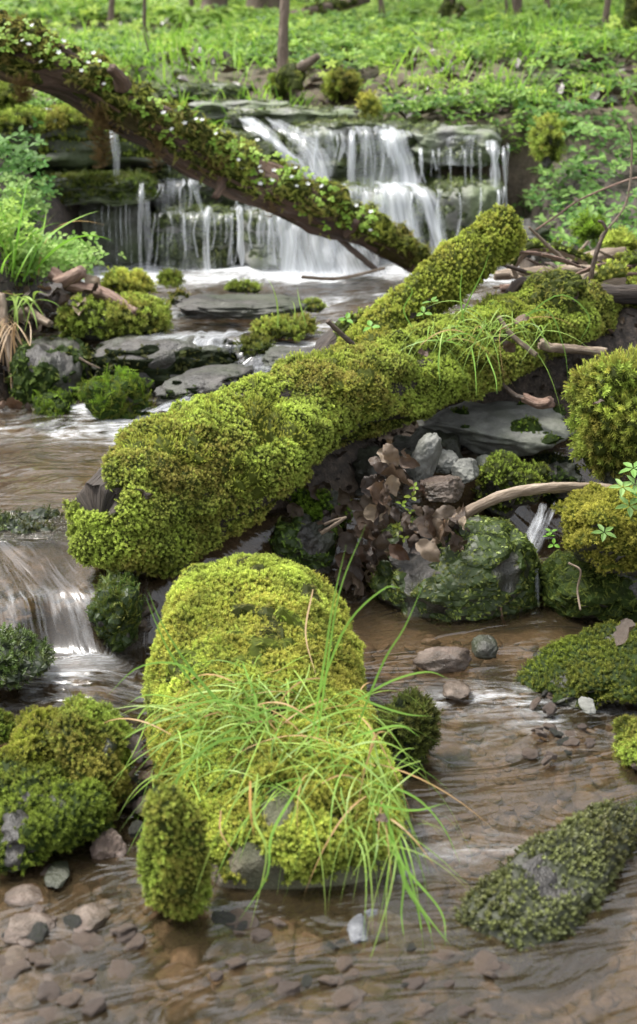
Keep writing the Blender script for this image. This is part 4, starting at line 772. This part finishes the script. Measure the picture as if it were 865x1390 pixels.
for b in ((20, 512, 556, 615, 665, 2.82, 2.9), (40, 497, 575, 650, 795, 2.72, 2.86), (22, 435, 505, 655, 745, 2.82, 2.95), (24, 560, 636, 690, 755, 2.66, 2.78), (14, 385, 450, 655, 725, 2.88, 3.0), (20, 465, 525, 730, 800, 2.74, 2.84)):
    pile(b[0], *b[1:], .022, .066, 'curled brown dead leaf in the clump hanging under the mossy log', 'dead leaves caught under the mossy log', .8)
pile(34, 25, 130, 385, 445, 4.1, 4.3, .05, .08, 'brown dead leaf in the litter on the left bank by the driftwood', 'dead leaves on the left bank', .1)
pile(16, -10, 60, 545, 600, 3.7, 3.85, .04, .07, 'brown dead leaf in the litter at the left edge of the pool', 'dead leaves at the pool edge', .1)
pile(26, 690, 850, 380, 460, 3.7, 3.9, .04, .08, 'brown dead leaf among the sticks of the woodpile', 'dead leaves in the woodpile', .3)
pile(16, 172, 212, 980, 1120, 1.9, 2.05, .02, .04, 'small wet reddish dead leaf between the moss cushions and the foreground stone', 'wet leaves beside the foreground stone', .4)
pile(14, 660, 860, 500, 560, 3.5, 3.7, .04, .07, 'brown dead leaf lying in the dark hollow under the right part of the log', 'dead leaves in the hollow under the log', .2)
for (px, py, Y, s, lb) in ((275 + 433, 432, 3.3, .04, 'pinkish dead leaf on the moss behind the grass tuft'), (575, 480, 3.08, .035, 'small crumpled leaf on top of the big log'), (196, 668, 2.52, .05, 'curled pale leaf at the broken end of the big log'),
        (848, 862, 2.24, .06, 'folded brown leaf lying on the low mossy slab at the right edge'), (812, 545, 2.84, .03, 'small dry leaf stuck to the large moss boulder'), (784, 272, 4.28, .05, 'single dry leaf caught on the hanging vine twig'),
        (520, 1112, 1.64, .02, 'tiny pale leaf in the grass on the foreground stone'), (690, 470, 3.28, .05, 'dead leaf in the grass at the middle of the big log'), (620, 700, 2.76, .06, 'large pale dead leaf at the left tip of the arched branch'),
        (585, 715, 2.76, .08, 'broad greyish dead leaf at the right of the hanging clump'), (540, 650, 2.8, .09, 'tallest curled leaf standing at the top of the hanging clump')):
    dleaf(at(px, py, Y), s, (g.normal(.6, .3), g.normal(0, .4), g.uniform(0, 6)), lb, None)
#@@PLANTS
# ------------------------------------------------------------------ grass tufts
g = np.random.default_rng(5)
BG = ((.13, .25, .03), (.30, .42, .09))
def tuft(label, roots, n, L, az, el, w, dr, spread=.02, extra=(), pal=BG, cat='grass tuft', dry=.08):
    parts = []
    for (px, py, Y) in roots:
        p = at(px, py, Y); R0 = p + g.normal(0, spread, (n, 3)) * [1, 1, .15]; a = g.normal(az[0], az[1], n); e_ = g.uniform(el[0], el[1], n)
        D = xyz(np.cos(a) * np.cos(e_), np.sin(a) * np.cos(e_), np.sin(e_)); v, f, c = blades(R0, D, g.uniform(L[0], L[1], n), w, g.uniform(dr[0], dr[1], n), *pal, n=9, curl=.2, g=g)
        d = np.repeat(g.random(n) < dry, 20); c = np.array(c); c[d] = (.42, .27, .12); parts.append((v, f, c))
    for q in extra: parts.append(q)
    V, f, c = join(parts); o = mk('grass_tuft', V, f, M_grass, col=c); return tag(o, label, cat)
def hb(*pts, w=.0034, c=(.20, .37, .06)): return pxblade(pts, w, np.array(c) * g.uniform(.85, 1.15))
ex = [hb((430, 1010, 1.85), (445, 900, 1.84), (462, 800, 1.86), (497, 712, 1.9)), hb((420, 1020, 1.84), (440, 900, 1.82), (452, 820, 1.84), (470, 740, 1.86), w=.0036), hb((480, 1000, 1.85), (520, 900, 1.86), (550, 850, 1.87), (578, 785, 1.88)),
      hb((290, 960, 1.95), (240, 900, 1.96), (218, 860, 1.96), (196, 806, 1.97), w=.0036), hb((330, 985, 1.92), (265, 915, 1.94), (222, 850, 1.95), (200, 800, 1.96)), hb((300, 960, 1.9), (250, 905, 1.9), (190, 905, 1.9), (145, 945, 1.9)),
      hb((360, 980, 1.85), (300, 950, 1.85), (240, 968, 1.85), (165, 1000, 1.85)), hb((440, 990, 1.82), (380, 960, 1.83), (300, 1000, 1.8), (262, 1060, 1.78)), hb((340, 1000, 1.8), (290, 1010, 1.77), (240, 1060, 1.72), (235, 1150, 1.68), w=.0045),
      hb((480, 1000, 1.8), (540, 985, 1.8), (570, 1000, 1.8)), hb((470, 960, 1.85), (530, 925, 1.86), (580, 912, 1.86), (610, 922, 1.86)), hb((500, 1060, 1.75), (560, 1080, 1.74), (600, 1120, 1.72), (625, 1172, 1.7)),
      hb((470, 940, 1.86), (520, 960, 1.85), (555, 970, 1.85), (585, 972, 1.85)), hb((430, 950, 1.88), (470, 850, 1.88), (520, 800, 1.88), (545, 798, 1.88)), hb((350, 1050, 1.72), (345, 1110, 1.66), (362, 1160, 1.63), (340, 1260, 1.6), w=.004, c=(.3, .42, .09)),
      hb((410, 1060, 1.7), (370, 1130, 1.63), (362, 1190, 1.6), (324, 1250, 1.6), w=.004), hb((330, 900, 2.0), (350, 960, 1.93), (345, 1010, 1.86)), hb((425, 800, 2.1), (415, 860, 2.0), (430, 920, 1.92), c=(.5, .35, .2), w=.003),
      hb((500, 1090, 1.7), (560, 1100, 1.7), (605, 1090, 1.7)), hb((300, 1100, 1.72), (300, 1130, 1.68), (320, 1160, 1.66), c=(.5, .33, .15), w=.003), hb((340, 1060, 1.7), (340, 1100, 1.66), (345, 1135, 1.65), c=(.5, .3, .1), w=.004)]
PI = math.pi
tuft('long bright green grass sprawling over the top of the large foreground stone', [(295, 965, 1.95), (350, 935, 1.98), (410, 965, 1.92), (345, 1040, 1.85), (420, 1040, 1.83), (470, 1010, 1.83)], 80, (.06, .22), (PI, 1.6), (-.15, .5), .0024, (.3, .9), .05, ex, dry=.1)
tuft('long green grass drooping down the right front of the foreground stone', [(500, 1070, 1.75), (525, 1120, 1.69)], 26, (.06, .17), (-1.2, .6), (-.3, .5), .0024, (.5, 1.0), .03,
     [hb((520, 1090, 1.7), (545, 1180, 1.64), (570, 1230, 1.6), (625, 1300, 1.56), w=.0045), hb((530, 1120, 1.68), (550, 1200, 1.62), (580, 1250, 1.6), (590, 1300, 1.57), w=.0045), hb((540, 1130, 1.68), (562, 1210, 1.62), (572, 1260, 1.6), (575, 1296, 1.58), w=.0036),
      hb((525, 1130, 1.68), (548, 1180, 1.62), (545, 1240, 1.6), (550, 1280, 1.58), w=.0036), hb((520, 1140, 1.66), (560, 1190, 1.62), (600, 1240, 1.6), (605, 1290, 1.57), w=.0036)])
tuft('arching green grass tuft growing on top of the big diagonal log', [(660, 448, 3.3), (600, 462, 3.22), (700, 450, 3.36)], 26, (.1, .26), (-.9, 1.6), (.1, 1.1), .003, (.4, .95), .035,
     [hb((620, 445, 3.3), (640, 400, 3.3), (655, 370, 3.3), (665, 340, 3.3), w=.0036), hb((630, 440, 3.3), (625, 400, 3.3), (628, 360, 3.3), w=.0036), hb((700, 440, 3.35), (760, 400, 3.35), (800, 430, 3.35), (785, 468, 3.3)), hb((680, 450, 3.3), (740, 420, 3.3), (765, 470, 3.28), (772, 520, 3.26)),
      hb((640, 470, 3.2), (645, 500, 3.15), (647, 540, 3.1)), hb((600, 460, 3.2), (595, 490, 3.15), (598, 520, 3.1)), hb((660, 480, 3.2), (672, 510, 3.14), (675, 535, 3.1)), hb((560, 445, 3.25), (548, 420, 3.25), (560, 395, 3.25), (545, 385, 3.25))])
tuft('few thin grass blades on the low moss mound in the stream', [(400, 440, 4.1)], 7, (.08, .2), (1, 1.5), (.9, 1.4), .004, (.1, .4), .02)
tuft('green grass blades hanging from the left bank soil', [(20, 400, 4.15), (40, 410, 4.12)], 10, (.1, .2), (-1.5, .8), (-.2, .9), .006, (.3, .8), .02)
tuft('dry straw hanging down the left bank at the picture edge', [(5, 430, 4.02), (15, 440, 4.0)], 14, (.15, .3), (-1.6, .5), (-.6, .2), .005, (.7, 1.1), .02, pal=((.3, .2, .11), (.45, .33, .2)))
# divided leaves on the right moss dome
def herb(label, spots, tpl, size, c0, c1, nm='herb', cat='plant', tilt=.3):
    e = None
    for (px, py, Y) in spots:
        p = at(px, py, Y); V, f, c = leafsoup(p[None], norm(np.array([[g.normal(0, tilt), -.5 + g.normal(0, tilt), 1.]])), np.array([size * g.uniform(.8, 1.2)]), tpl, c0, c1, g)
        e = e or empty(nm, base_of(V), label, cat); mk('leaf', V, f, M_leaf, e, col=c, smooth=False)
herb('pale green divided leaves of a small herb on the bright moss dome', [(818, 735, 2.5), (850, 700, 2.5), (862, 690, 2.5), (855, 672, 2.52), (862, 652, 2.52), (842, 675, 2.5)], 'five', .024, (.16, .3, .07), (.24, .38, .12))
herb('small green leaf rosette by the tip of the spill', [(745, 735, 2.7), (752, 742, 2.68), (748, 728, 2.7)], 'tref', .016, (.14, .3, .03), (.2, .36, .06))
herb('small green leaflets on the shaded rock below the log', [(590, 420, 3.3), (575, 432, 3.3), (505, 452, 3.3), (470, 440, 3.4)], 'tref', .022, (.14, .3, .05), (.2, .34, .08))
herb('small green plant growing out of the hanging dead leaves', [(545, 690, 2.76), (555, 700, 2.76), (560, 680, 2.77), (540, 720, 2.76), (548, 735, 2.76), (565, 665, 2.77)], 'tref', .014, (.12, .2, .02), (.25, .3, .04))
# wood sorrel on the leaning log
def sorrel(label, x0, x1, n, nf, yo):
    xs_ = [q[0] for q in [(-90, 20), (-10, 62), (100, 105), (220, 178), (330, 236), (430, 285), (520, 326), (590, 370)]]; ysc = [20, 62, 105, 178, 236, 285, 326, 370]
    def pts(m, up_):
        px = g.uniform(x0, x1, m); py = np.interp(px, xs_, ysc) + g.uniform(yo[0], yo[1], m) + (g.normal(0, 4, m)); Y = np.interp(px, [-90, 590], [4.85, 5.18]) - .085 - up_
        return np.array([at(a, b, c) for a, b, c in zip(px, py, Y)])
    P = pts(n, .01); D = norm(xyz(g.normal(0, .3, n), g.normal(-.9, .25, n), 1 + 0 * P[:, 0])); pr = [leafsoup(P, D, g.uniform(.010, .017, n), 'sorrel', (.2, .36, .04), (.36, .5, .09), g)]
    if nf:
        P = pts(nf, .03); P[:, 2] += .01; v, fi, tt = instance(P, norm(xyz(g.normal(0, .3, nf), g.normal(-.8, .2, nf), 1 + 0 * P[:, 0])), g.uniform(.007, .010, nf), g.uniform(0, 6, nf), TPL['flower']); cc = np.where(tt[..., None] > .5, [[.85, .85, .85]], [[.2, .3, .08]]); pr.append((v, fi, cc.reshape(-1, 3)))
    V, f, c = join(pr); tag(mk('wood_sorrel', V, f, M_leaf, col=c, smooth=False), label, 'plant')
sorrel('white-flowered wood sorrel at the far left top of the leaning log', 0, 130, 60, 9, (-48, 4))
sorrel('sparse wood sorrel on the leaning log above the hanging moss beard', 130, 210, 34, 3, (-40, 0))
sorrel('dense wood sorrel patch on the upper middle of the leaning log', 205, 320, 80, 6, (-40, 14))
sorrel('wood sorrel patch with white flowers on the lower middle of the leaning log', 320, 450, 90, 13, (-44, 16))
sorrel('small wood sorrel patch near the pool end of the leaning log', 450, 510, 40, 3, (-28, 5))
# leafy plants of the left bank
def leafy(label, cx, cy, Y, w, h, n, size, c0=(.12, .26, .03), c1=(.28, .46, .08), tpl='tref', nm='leafy_plant'):
    c = at(cx, cy, Y); k = mpp(c); P = c + xyz(g.normal(0, w * k / 3.2, n), g.uniform(-.12, .12, n), g.normal(0, h * k / 3.2, n)); D = norm(xyz(g.normal(0, .35, n), g.normal(-.7, .3, n), 1 + 0 * P[:, 0]))
    pr = [leafsoup(P, D, g.uniform(.7, 1.2, n) * size, tpl, c0, c1, g)]
    V, f, cc = join(pr); e = empty(nm, (c[0], c[1], V[:, 2].min()), label, 'plant'); mk('leaves', V, f, M_leaf, e, col=cc, smooth=False)
    if n < 80: return e
    m = max(4, n // 12); R0 = P[:m] * [1, 1, 0] + np.array([0, 0, 1.]) * (c[2] - h * k * .7); D = norm(P[:m] - R0 + 1e-5); v, f, cc = blades(R0, D, np.linalg.norm(P[:m] - R0, axis=1), .004, .02, (.12, .24, .04), (.2, .3, .08), n=5, curl=.05, g=g)
    for q in range(m): mk('stem', v[q * 12:q * 12 + 12], f[:5], M_grass, e, col=cc[q * 12:q * 12 + 12])
    return e
leafy('dense pale green leafy plant on the left bank just above the driftwood', 68, 352, 4.42, 100, 42, 330, .021, (.14, .28, .04), (.36, .52, .14))
leafy('bright leafy plant at the left edge under the grass', 10, 335, 4.4, 70, 80, 260, .023, (.16, .3, .03), (.36, .52, .09))
leafy('middle clump of rounded green leaves in front of the dark gap', 28, 285, 4.7, 60, 55, 130, .025, (.10, .22, .035), (.26, .4, .10))
leafy('upper trailing clump of dull green leaves before the overhanging ledge', 22, 215, 5.0, 50, 50, 60, .03, (.08, .2, .035), (.2, .36, .1))
leafy('thin sprig of round leaves hanging before the green shelf', 58, 262, 5.0, 22, 60, 22, .024, (.08, .24, .04), (.16, .36, .08))
tuft('tall bright grass rising through the leafy plants at the left edge', [(0, 380, 4.3), (20, 372, 4.3)], 16, (.2, .45), (1, 1.5), (.7, 1.4), .008, (.1, .5), .05, pal=((.18, .4, .04), (.3, .5, .08)))
g2 = at(63, 329, 4.35); g3 = at(88, 347, 4.3)
# ------------------------------------------------------------------ saplings
def sapling(name, label, cat, pts, rad, mo=None, br=(), mat=M_trunk):
    pth_ = np.array(pxpath(pts)); V, f, fl = tube(pth_, rad, nl=40, ns=16, rough=.12, seed=len(label), capn=2); e = empty(name, pth_[0], label, cat); mk('trunk', V, f, mat, e, flow=fl)
    for i, (bp, rr) in enumerate(br):
        v, f2, l = tube(np.array(pxpath(bp)), rr, nl=24, ns=10, rough=.1, seed=i, capn=2); mk('branch', v, f2, mat, e, flow=l)
        if mo: moss(e, v, f2, **mo)
    if mo: moss(e, V, f, **mo)
    return e
# ------------------------------------------------------------------ hillside cover
g = np.random.default_rng(21)
def hillpts(n, x0, x1, y0, y1, pw=1.6, thr=None, s=0):
    y = y0 + (y1 - y0) * g.random(n) ** pw; x = g.uniform(-1, 1, n) * (.42 * y + .5) if x0 is None else g.uniform(x0, x1, n)
    P = xyz(x, y, ground(x, y))
    if thr is not None: P = P[fbm(P * [1.7, 1.7, 0], 3, s) > thr]
    return P
def cover(name, P, tpl, s0, s1, c0, c1, label, cat, zoff=0, tl=.35):
    n = len(P); D = norm(xyz(g.normal(0, tl, n), g.normal(-.35, tl, n), 1 + 0 * P[:, 0])); sz = g.uniform(s0, s1, n) * np.clip(P[:, 1] / 7, .8, 2.2); P = P + xyz(0 * sz, 0 * sz, .06 * np.clip(fbm(P * 4, 3, 60), -.3, 1) + g.random(n) * .05)
    v, f, c = leafsoup(P + [0, 0, zoff], D, sz, tpl, c0, c1, g); return tag(mk(name, v, f, M_leaf, col=c, smooth=False), label, cat, kind='stuff')
def offstream(P): return P[~((np.abs(P[:, 0] + .37) < .5) & (P[:, 1] < 6.7))]
cover('ground_cover', offstream(hillpts(34000, None, None, 5.93, 13, 1.5, -.08, 5)), 'tref', .02, .042, (.045, .12, .018), (.25, .40, .06), 'green three-lobed leaves carpeting the slope above the waterfall', 'ground cover')
cover('low_herbs', offstream(hillpts(9000, None, None, 6.2, 16, 1.4, .05, 25)), 'five', .02, .04, (.18, .3, .035), (.45, .58, .10), 'bright yellow-green herbs between the leaves on the slope', 'herbs')
P = hillpts(2600, .82, 2.6, 4.6, 6.1, 1., -.45, 7); cover('bank_leaves', P, 'tref', .03, .048, (.055, .15, .025), (.23, .38, .09), 'leafy green plants covering the right bank beside the fall', 'ground cover', .01)
P = hillpts(1200, -3., -1.0, 4.4, 6.1, 1., -.3, 9); cover('bank_leaves', P, 'tref', .03, .048, (.08, .2, .03), (.26, .42, .09), 'leafy green plants covering the far left bank beside the fall', 'ground cover', .01)
P = hillpts(30000, None, None, 6.1, 18, 1.1, -.1, 11); n = len(P); D = norm(xyz(g.normal(0, .4, n), g.normal(-.1, .4, n), 1 + 0 * P[:, 0]))
v, f, c = blades(P, D, g.uniform(.08, .28, n), .008, g.uniform(.1, .7, n), (.14, .3, .03), (.3, .48, .06), n=4, g=g); tag(mk('grass', v, f, M_grass, col=c), 'bright grass growing in patches on the slope', 'grass', kind='stuff')
P = hillpts(12000, None, None, 6.1, 24, 1.5, None); n = len(P); v, f, c = leafsoup(P + [0, 0, .012], norm(xyz(g.normal(0, .5, n), g.normal(0, .5, n), 1 + 0 * P[:, 0])), g.uniform(.05, .1, n) * np.clip(P[:, 1] / 8, 1, 2.5), 'leaf', (.12, .07, .045), (.3, .2, .14), g)
tag(mk('leaf_litter', v, f, M_dead, col=c, smooth=False), 'brown fallen leaf litter on the slope', 'leaf litter', kind='stuff')
# distant moss and grass on the slope
P = hillpts(16000, None, None, 10, 40, 1.8, -.2, 31); n = len(P); v, f, c = leafsoup(P, norm(xyz(g.normal(0, .4, n), g.normal(-.3, .4, n), 1 + 0 * P[:, 0])), g.uniform(.06, .14, n) * np.clip(P[:, 1] / 14, .8, 3), 'five', (.12, .22, .03), (.3, .42, .08), g)
tag(mk('far_undergrowth', v, f, M_leaf, col=c, smooth=False), 'soft green undergrowth on the upper slope below the trees', 'undergrowth', kind='stuff')
def debris(label, n, x0, x1, y0, y1, c0, c1):
    P = hillpts(n, x0, x1, y0, y1, 1.); P = P[P[:, 2] > Wlev(P[:, 0], P[:, 1]) - .004]; n = len(P); v, f, c = leafsoup(P + [0, 0, .004], norm(xyz(g.normal(0, .6, n), g.normal(0, .6, n), 1 + 0 * P[:, 0])), g.uniform(.012, .035, n), 'leaf', c0, c1, g)
    tag(mk('debris', v, f, M_leaf, col=c, smooth=False), label, 'debris', kind='stuff')
debris('crumbled dark leaf debris and soil bits under and behind the big log', 6000, -.35, 1.4, 2.8, 4.4, (.012, .009, .007), (.11, .08, .055))
debris('crumbled brown leaf debris on the left bank', 3500, -1.5, -.78, 3.7, 4.7, (.02, .014, .01), (.16, .115, .08))
# mossy stones of the slope
for i, (px_, py_, Y_, dx_) in enumerate(((150, 30, 9.5, 8), (262, 40, 10.5, -5), (470, 25, 11., 10), (520, 36, 10., -8), (650, 20, 10.5, 6), (745, 40, 9., -6), (820, 50, 8.2, 10), (566, 14, 12, 4))):
    sapling('sapling', ['thin sapling stem rising at the far upper left above the leaning log', 'thin stem standing between the two upper trunks and the log', 'thin leaning stem in the grass right of the slim trunk', 'thin stem left of the forked mossy sapling', 'thin stem between forked sapling and the slim upper right trunk', 'thin stem on the leafy slope right of the slim upper right trunk', 'thin leaning stem near the right edge of the slope', 'far thin stem just above the forked sapling'][i], 'sapling', [(px_, py_, Y_), (px_ + dx_ * .3, py_ - 30, Y_), (px_ + dx_, py_ - 90, Y_), (px_ + dx_ * 2, py_ - 260, Y_)], [.022, .019, .016, .008])
def hrock(label, box, Y, ry, pal=OL, seed=0, **k): return rock('mossy_rock', label, 'mossy rock', box, Y, ry, M_rock, mosses=[ML(pal=pal, size=.03, dens=3000, up=-.5, seed=seed, thick=.012, lump=.01)], seed=seed, **k)
hrock('upright bright moss stump standing on the top ledge right of the middle', (486, 126, 514, 164), 6.0, .05, YG, 101)
hrock('dark mossy rock on the slope behind the top ledge, half hidden by leaves', (436, 96, 492, 142), 6.6, .15, OL, 102)
hrock('low mossy stone in the grass below the forked sapling', (552, 40, 600, 62), 9., .2, OL, 103)
hrock('small mossy stone beside the thin trunk at the upper right', (655, 34, 686, 50), 9.6, .15, OL, 104)
hrock('overhanging mossy bank rock at the right end of the waterfall', (722, 160, 764, 240), 5.5, .15, OL, 105)
hrock('dark green moss ball in the shade above the woodpile', (782, 294, 822, 334), 4.75, .1, GR, 106)
hrock('low flat moss patch stone right of the dark green moss ball', (818, 322, 866, 346), 4.6, .1, YG, 107)
hrock('mossy rock under the far left end of the leaning log', (-30, 150, 62, 190), 5.35, .15, OL, 108)
hrock('round mossy rock at the left edge on top of the overhanging ledge', (-30, 105, 38, 160), 5.5, .15, OL, 109)
hrock('small mossy rock on the ledge between log and overhang', (62, 150, 130, 185), 5.5, .12, OL, 110)
hrock('wide mossy root mound at the foot of the slim trunk above the fall', (360, 98, 402, 140), 6.7, .12, GR, 111)
rock('wet_rock', 'grey boulder in the shade behind the twigs at the right of the pool', 'wet rock', (665, 300, 760, 350), 5.2, .18, M_rock, seed=112, planes=4)
rock('wet_rock', 'small bluish grey rock under the vine twig behind the woodpile', 'wet rock', (720, 330, 775, 362), 4.7, .12, M_rock, seed=113, planes=4)
# trees and saplings
mo_ = dict(tpl='frond', size=.035, dens=1800, thick=.012, up=-.6, pal=OL, cover=.8, seed=5)
sapling('sapling', 'slim brown trunk with a mossy base rising above the left of the fall', 'sapling', [(384, 128, 6.6), (384, 90, 6.6), (385, 40, 6.62), (388, -30, 6.65), (390, -200, 6.7)], [.04, .028, .022, .02, .012], None, [([(386, 104, 6.6), (400, 98, 6.5), (415, 88, 6.4), (432, 76, 6.35)], [.02, .026, .022, .014])], mat=M_trunk)
e = sapling('mossy_branch', 'mossy low branch curling over the bank beside the slim trunk', 'branch', [(380, 124, 6.55), (392, 104, 6.5), (402, 100, 6.45), (404, 122, 6.4)], [.03, .035, .03, .02], mo_)
sapling('sapling', 'thin bare twig sapling at the upper left of the slope', 'sapling', [(206, 78, 7.2), (200, 55, 7.2), (196, 30, 7.2), (197, -40, 7.2), (195, -160, 7.2)], [.01, .01, .009, .008, .005])
sapling('sapling', 'two-stemmed mossy sapling leaning right on the slope, upper middle', 'sapling', [(596, 44, 9), (602, 22, 9), (612, 0, 9), (630, -60, 9)], [.035, .03, .028, .02], dict(mo_, cover=.6), [([(608, 46, 8.95), (616, 26, 8.95), (626, 10, 8.95)], [.03, .028, .026])])
sapling('sapling', 'slim brown trunk between two mossy stones at the upper right', 'sapling', [(701, 42, 9.5), (701, 20, 9.5), (702, -10, 9.5), (700, -160, 9.5)], [.04, .035, .033, .025], None, [([(690, 50, 9.3), (688, 20, 9.3), (686, -20, 9.3)], [.012, .01, .008])])
sapling('tree', 'mossy trunk cut by the right picture edge at the top', 'tree', [(852, 84, 7.4), (856, 55, 7.4), (862, 20, 7.4), (868, -60, 7.4), (875, -300, 7.4)], [.07, .05, .042, .04, .03], dict(mo_, cover=.7))
def tree(label, px, py, Y, r, h=7.):
    p = at(px, py, Y); p[2] = ground(p[0], p[1]) - .1; gg = np.random.default_rng(int(px) + 7000)
    pth_ = [p, p + [.05, 0, .6], p + [.12, .05, 2.5], p + [.05, .1, h * .65], p + [.1, 0, h]]; V, f, fl = tube(pth_, [r * 1.5, r, r * .85, r * .6, r * .15], nl=50, ns=20, rough=.15, seed=int(Y * 7), capn=2)
    e = empty('tree', p, label, 'tree', None); mk('trunk', V, f, M_trunk, e, flow=fl); tips = []
    for i in range(9):
        z0 = gg.uniform(.42, .9) * h; a = gg.uniform(0, 6.3); L = (h - z0) * .6 + .8; b0 = p + [.08, .05, z0]; d = np.array([math.cos(a), math.sin(a), .5]); bp = [b0, b0 + d * L * .5, b0 + d * L + [0, 0, .25]]
        v, f2, l = tube(bp, [r * .35, r * .2, r * .06], nl=10, ns=7, capn=2, seed=i); mk('limb', v, f2, M_trunk, e, flow=l); tips += [b0 + d * L * q for q in (.4, .6, .8, 1.)]
    tips.append(p + [.1, 0, h]); T_ = np.array(tips); n = 1500; P = T_[gg.integers(0, len(T_), n)] + gg.normal(0, .45, (n, 3)); v, f2, c = leafsoup(P, norm(gg.normal(size=(n, 3))), gg.uniform(.09, .16, n), 'leaf', (.07, .15, .02), (.16, .26, .04), gg)
    mk('crown', v, f2, M_leaf, e, col=c, smooth=False)
tree('narrower tree trunk at the top edge above the fall, left of the pair', 287, 22, 10.3, .08)
tree('wider dark tree trunk at the top edge, right of the pair', 355, 14, 10.8, .12)
tree('distant trunk at the upper right corner of the slope', 800, 10, 15, .12)
for i, (x_, y_, r_) in enumerate(((-3.5, 15, .16), (2.2, 19, .18), (5.5, 16, .15), (-6.5, 20, .2), (0.4, 24, .2), (8., 24, .2), (-2.6, 26, .2))):
    q = np.array([x_, y_, 0]); dpt = y_; zz = float(ground(np.array(x_), np.array(float(y_)))); pxx = 432.5 + F * x_ / (y_ * CP - (zz - CAMZ) * SP)
    tree(['woodland tree standing behind the slope, beyond the top of the picture at the left', 'woodland tree far behind the slope, right of centre', 'woodland tree behind the slope at the right', 'big woodland tree at the far left behind the slope', 'far woodland tree straight behind the fall', 'far woodland tree at the extreme right', 'far woodland tree left of centre'][i], pxx, 0, y_, r_, 9)
tag_ = None
stick('fallen mossy pole lying in the grass at the top left of the slope', [(395, 22, 9.5), (440, 12, 9.6), (500, -2, 9.8)], [.03, .035, .03], M_trunk, nm='pole', seed=40, mo=dict(mo_, cover=.5), cat='pole')
stick('bare fallen branch lying across the upper right of the slope', [(720, 34, 9.8), (770, 26, 9.8), (835, 30, 9.7)], [.02, .025, .018], M_trunk, nm='branch', seed=41, cat='branch')
stick('long fallen grey trunk at the top right corner of the slope', [(655, 8, 11.6), (740, 3, 11.7), (880, 6, 11.6)], [.05, .055, .05], M_trunk, nm='log', seed=42, cat='log')
#@@LIGHT
# ------------------------------------------------------------------ world, sun, camera
w = bpy.data.worlds.new('World'); SC.world = w; w.use_nodes = True; nt = w.node_tree; bg = nt.nodes['Background']
sky = nt.nodes.new('ShaderNodeTexSky'); sky.sky_type = 'NISHITA'; sky.sun_disc = False; EL, AZ = math.radians(64), math.radians(290); sky.sun_elevation = EL; sky.sun_rotation = AZ; sky.dust_density = 3.; sky.air_density = 1.2; sky.altitude = 100
hs = nt.nodes.new('ShaderNodeHueSaturation'); hs.inputs['Saturation'].default_value = .22; nt.links.new(sky.outputs[0], hs.inputs['Color']); nt.links.new(hs.outputs[0], bg.inputs['Color']); bg.inputs['Strength'].default_value = .09
L = bpy.data.lights.new('sun', 'SUN'); L.energy = 1.5; L.angle = math.radians(14); L.color = (1, .96, .9); lo = bpy.data.objects.new('sun', L); COL.objects.link(lo)
d = np.array([math.sin(AZ) * math.cos(EL), math.cos(AZ) * math.cos(EL), math.sin(EL)])
from mathutils import Vector
lo.rotation_euler = Vector(d).to_track_quat('Z', 'Y').to_euler(); lo.location = (0, 0, 8)
cam = bpy.data.cameras.new('camera'); co = bpy.data.objects.new('camera', cam); COL.objects.link(co); co.location = (0, 0, CAMZ); co.rotation_euler = (math.pi / 2 - PT, 0, 0)
cam.sensor_fit = 'VERTICAL'; cam.sensor_height = 36; cam.lens = 18 / math.tan(math.radians(20)); cam.clip_start = .05; cam.clip_end = 400
cam.dof.use_dof = True; cam.dof.focus_distance = 2.75; cam.dof.aperture_fstop = 4.8
SC.camera = co
vs = SC.view_settings; vs.view_transform = 'Standard'; vs.look = 'None'; vs.exposure = 2.22; vs.gamma = 1; vs.use_curve_mapping = False
SC.cycles.max_bounces = 6; SC.cycles.diffuse_bounces = 3; SC.cycles.glossy_bounces = 3; SC.cycles.transparent_max_bounces = 16; SC.cycles.transmission_bounces = 4
SC.cycles.use_denoising = True; SC.cycles.sample_clamp_indirect = 6
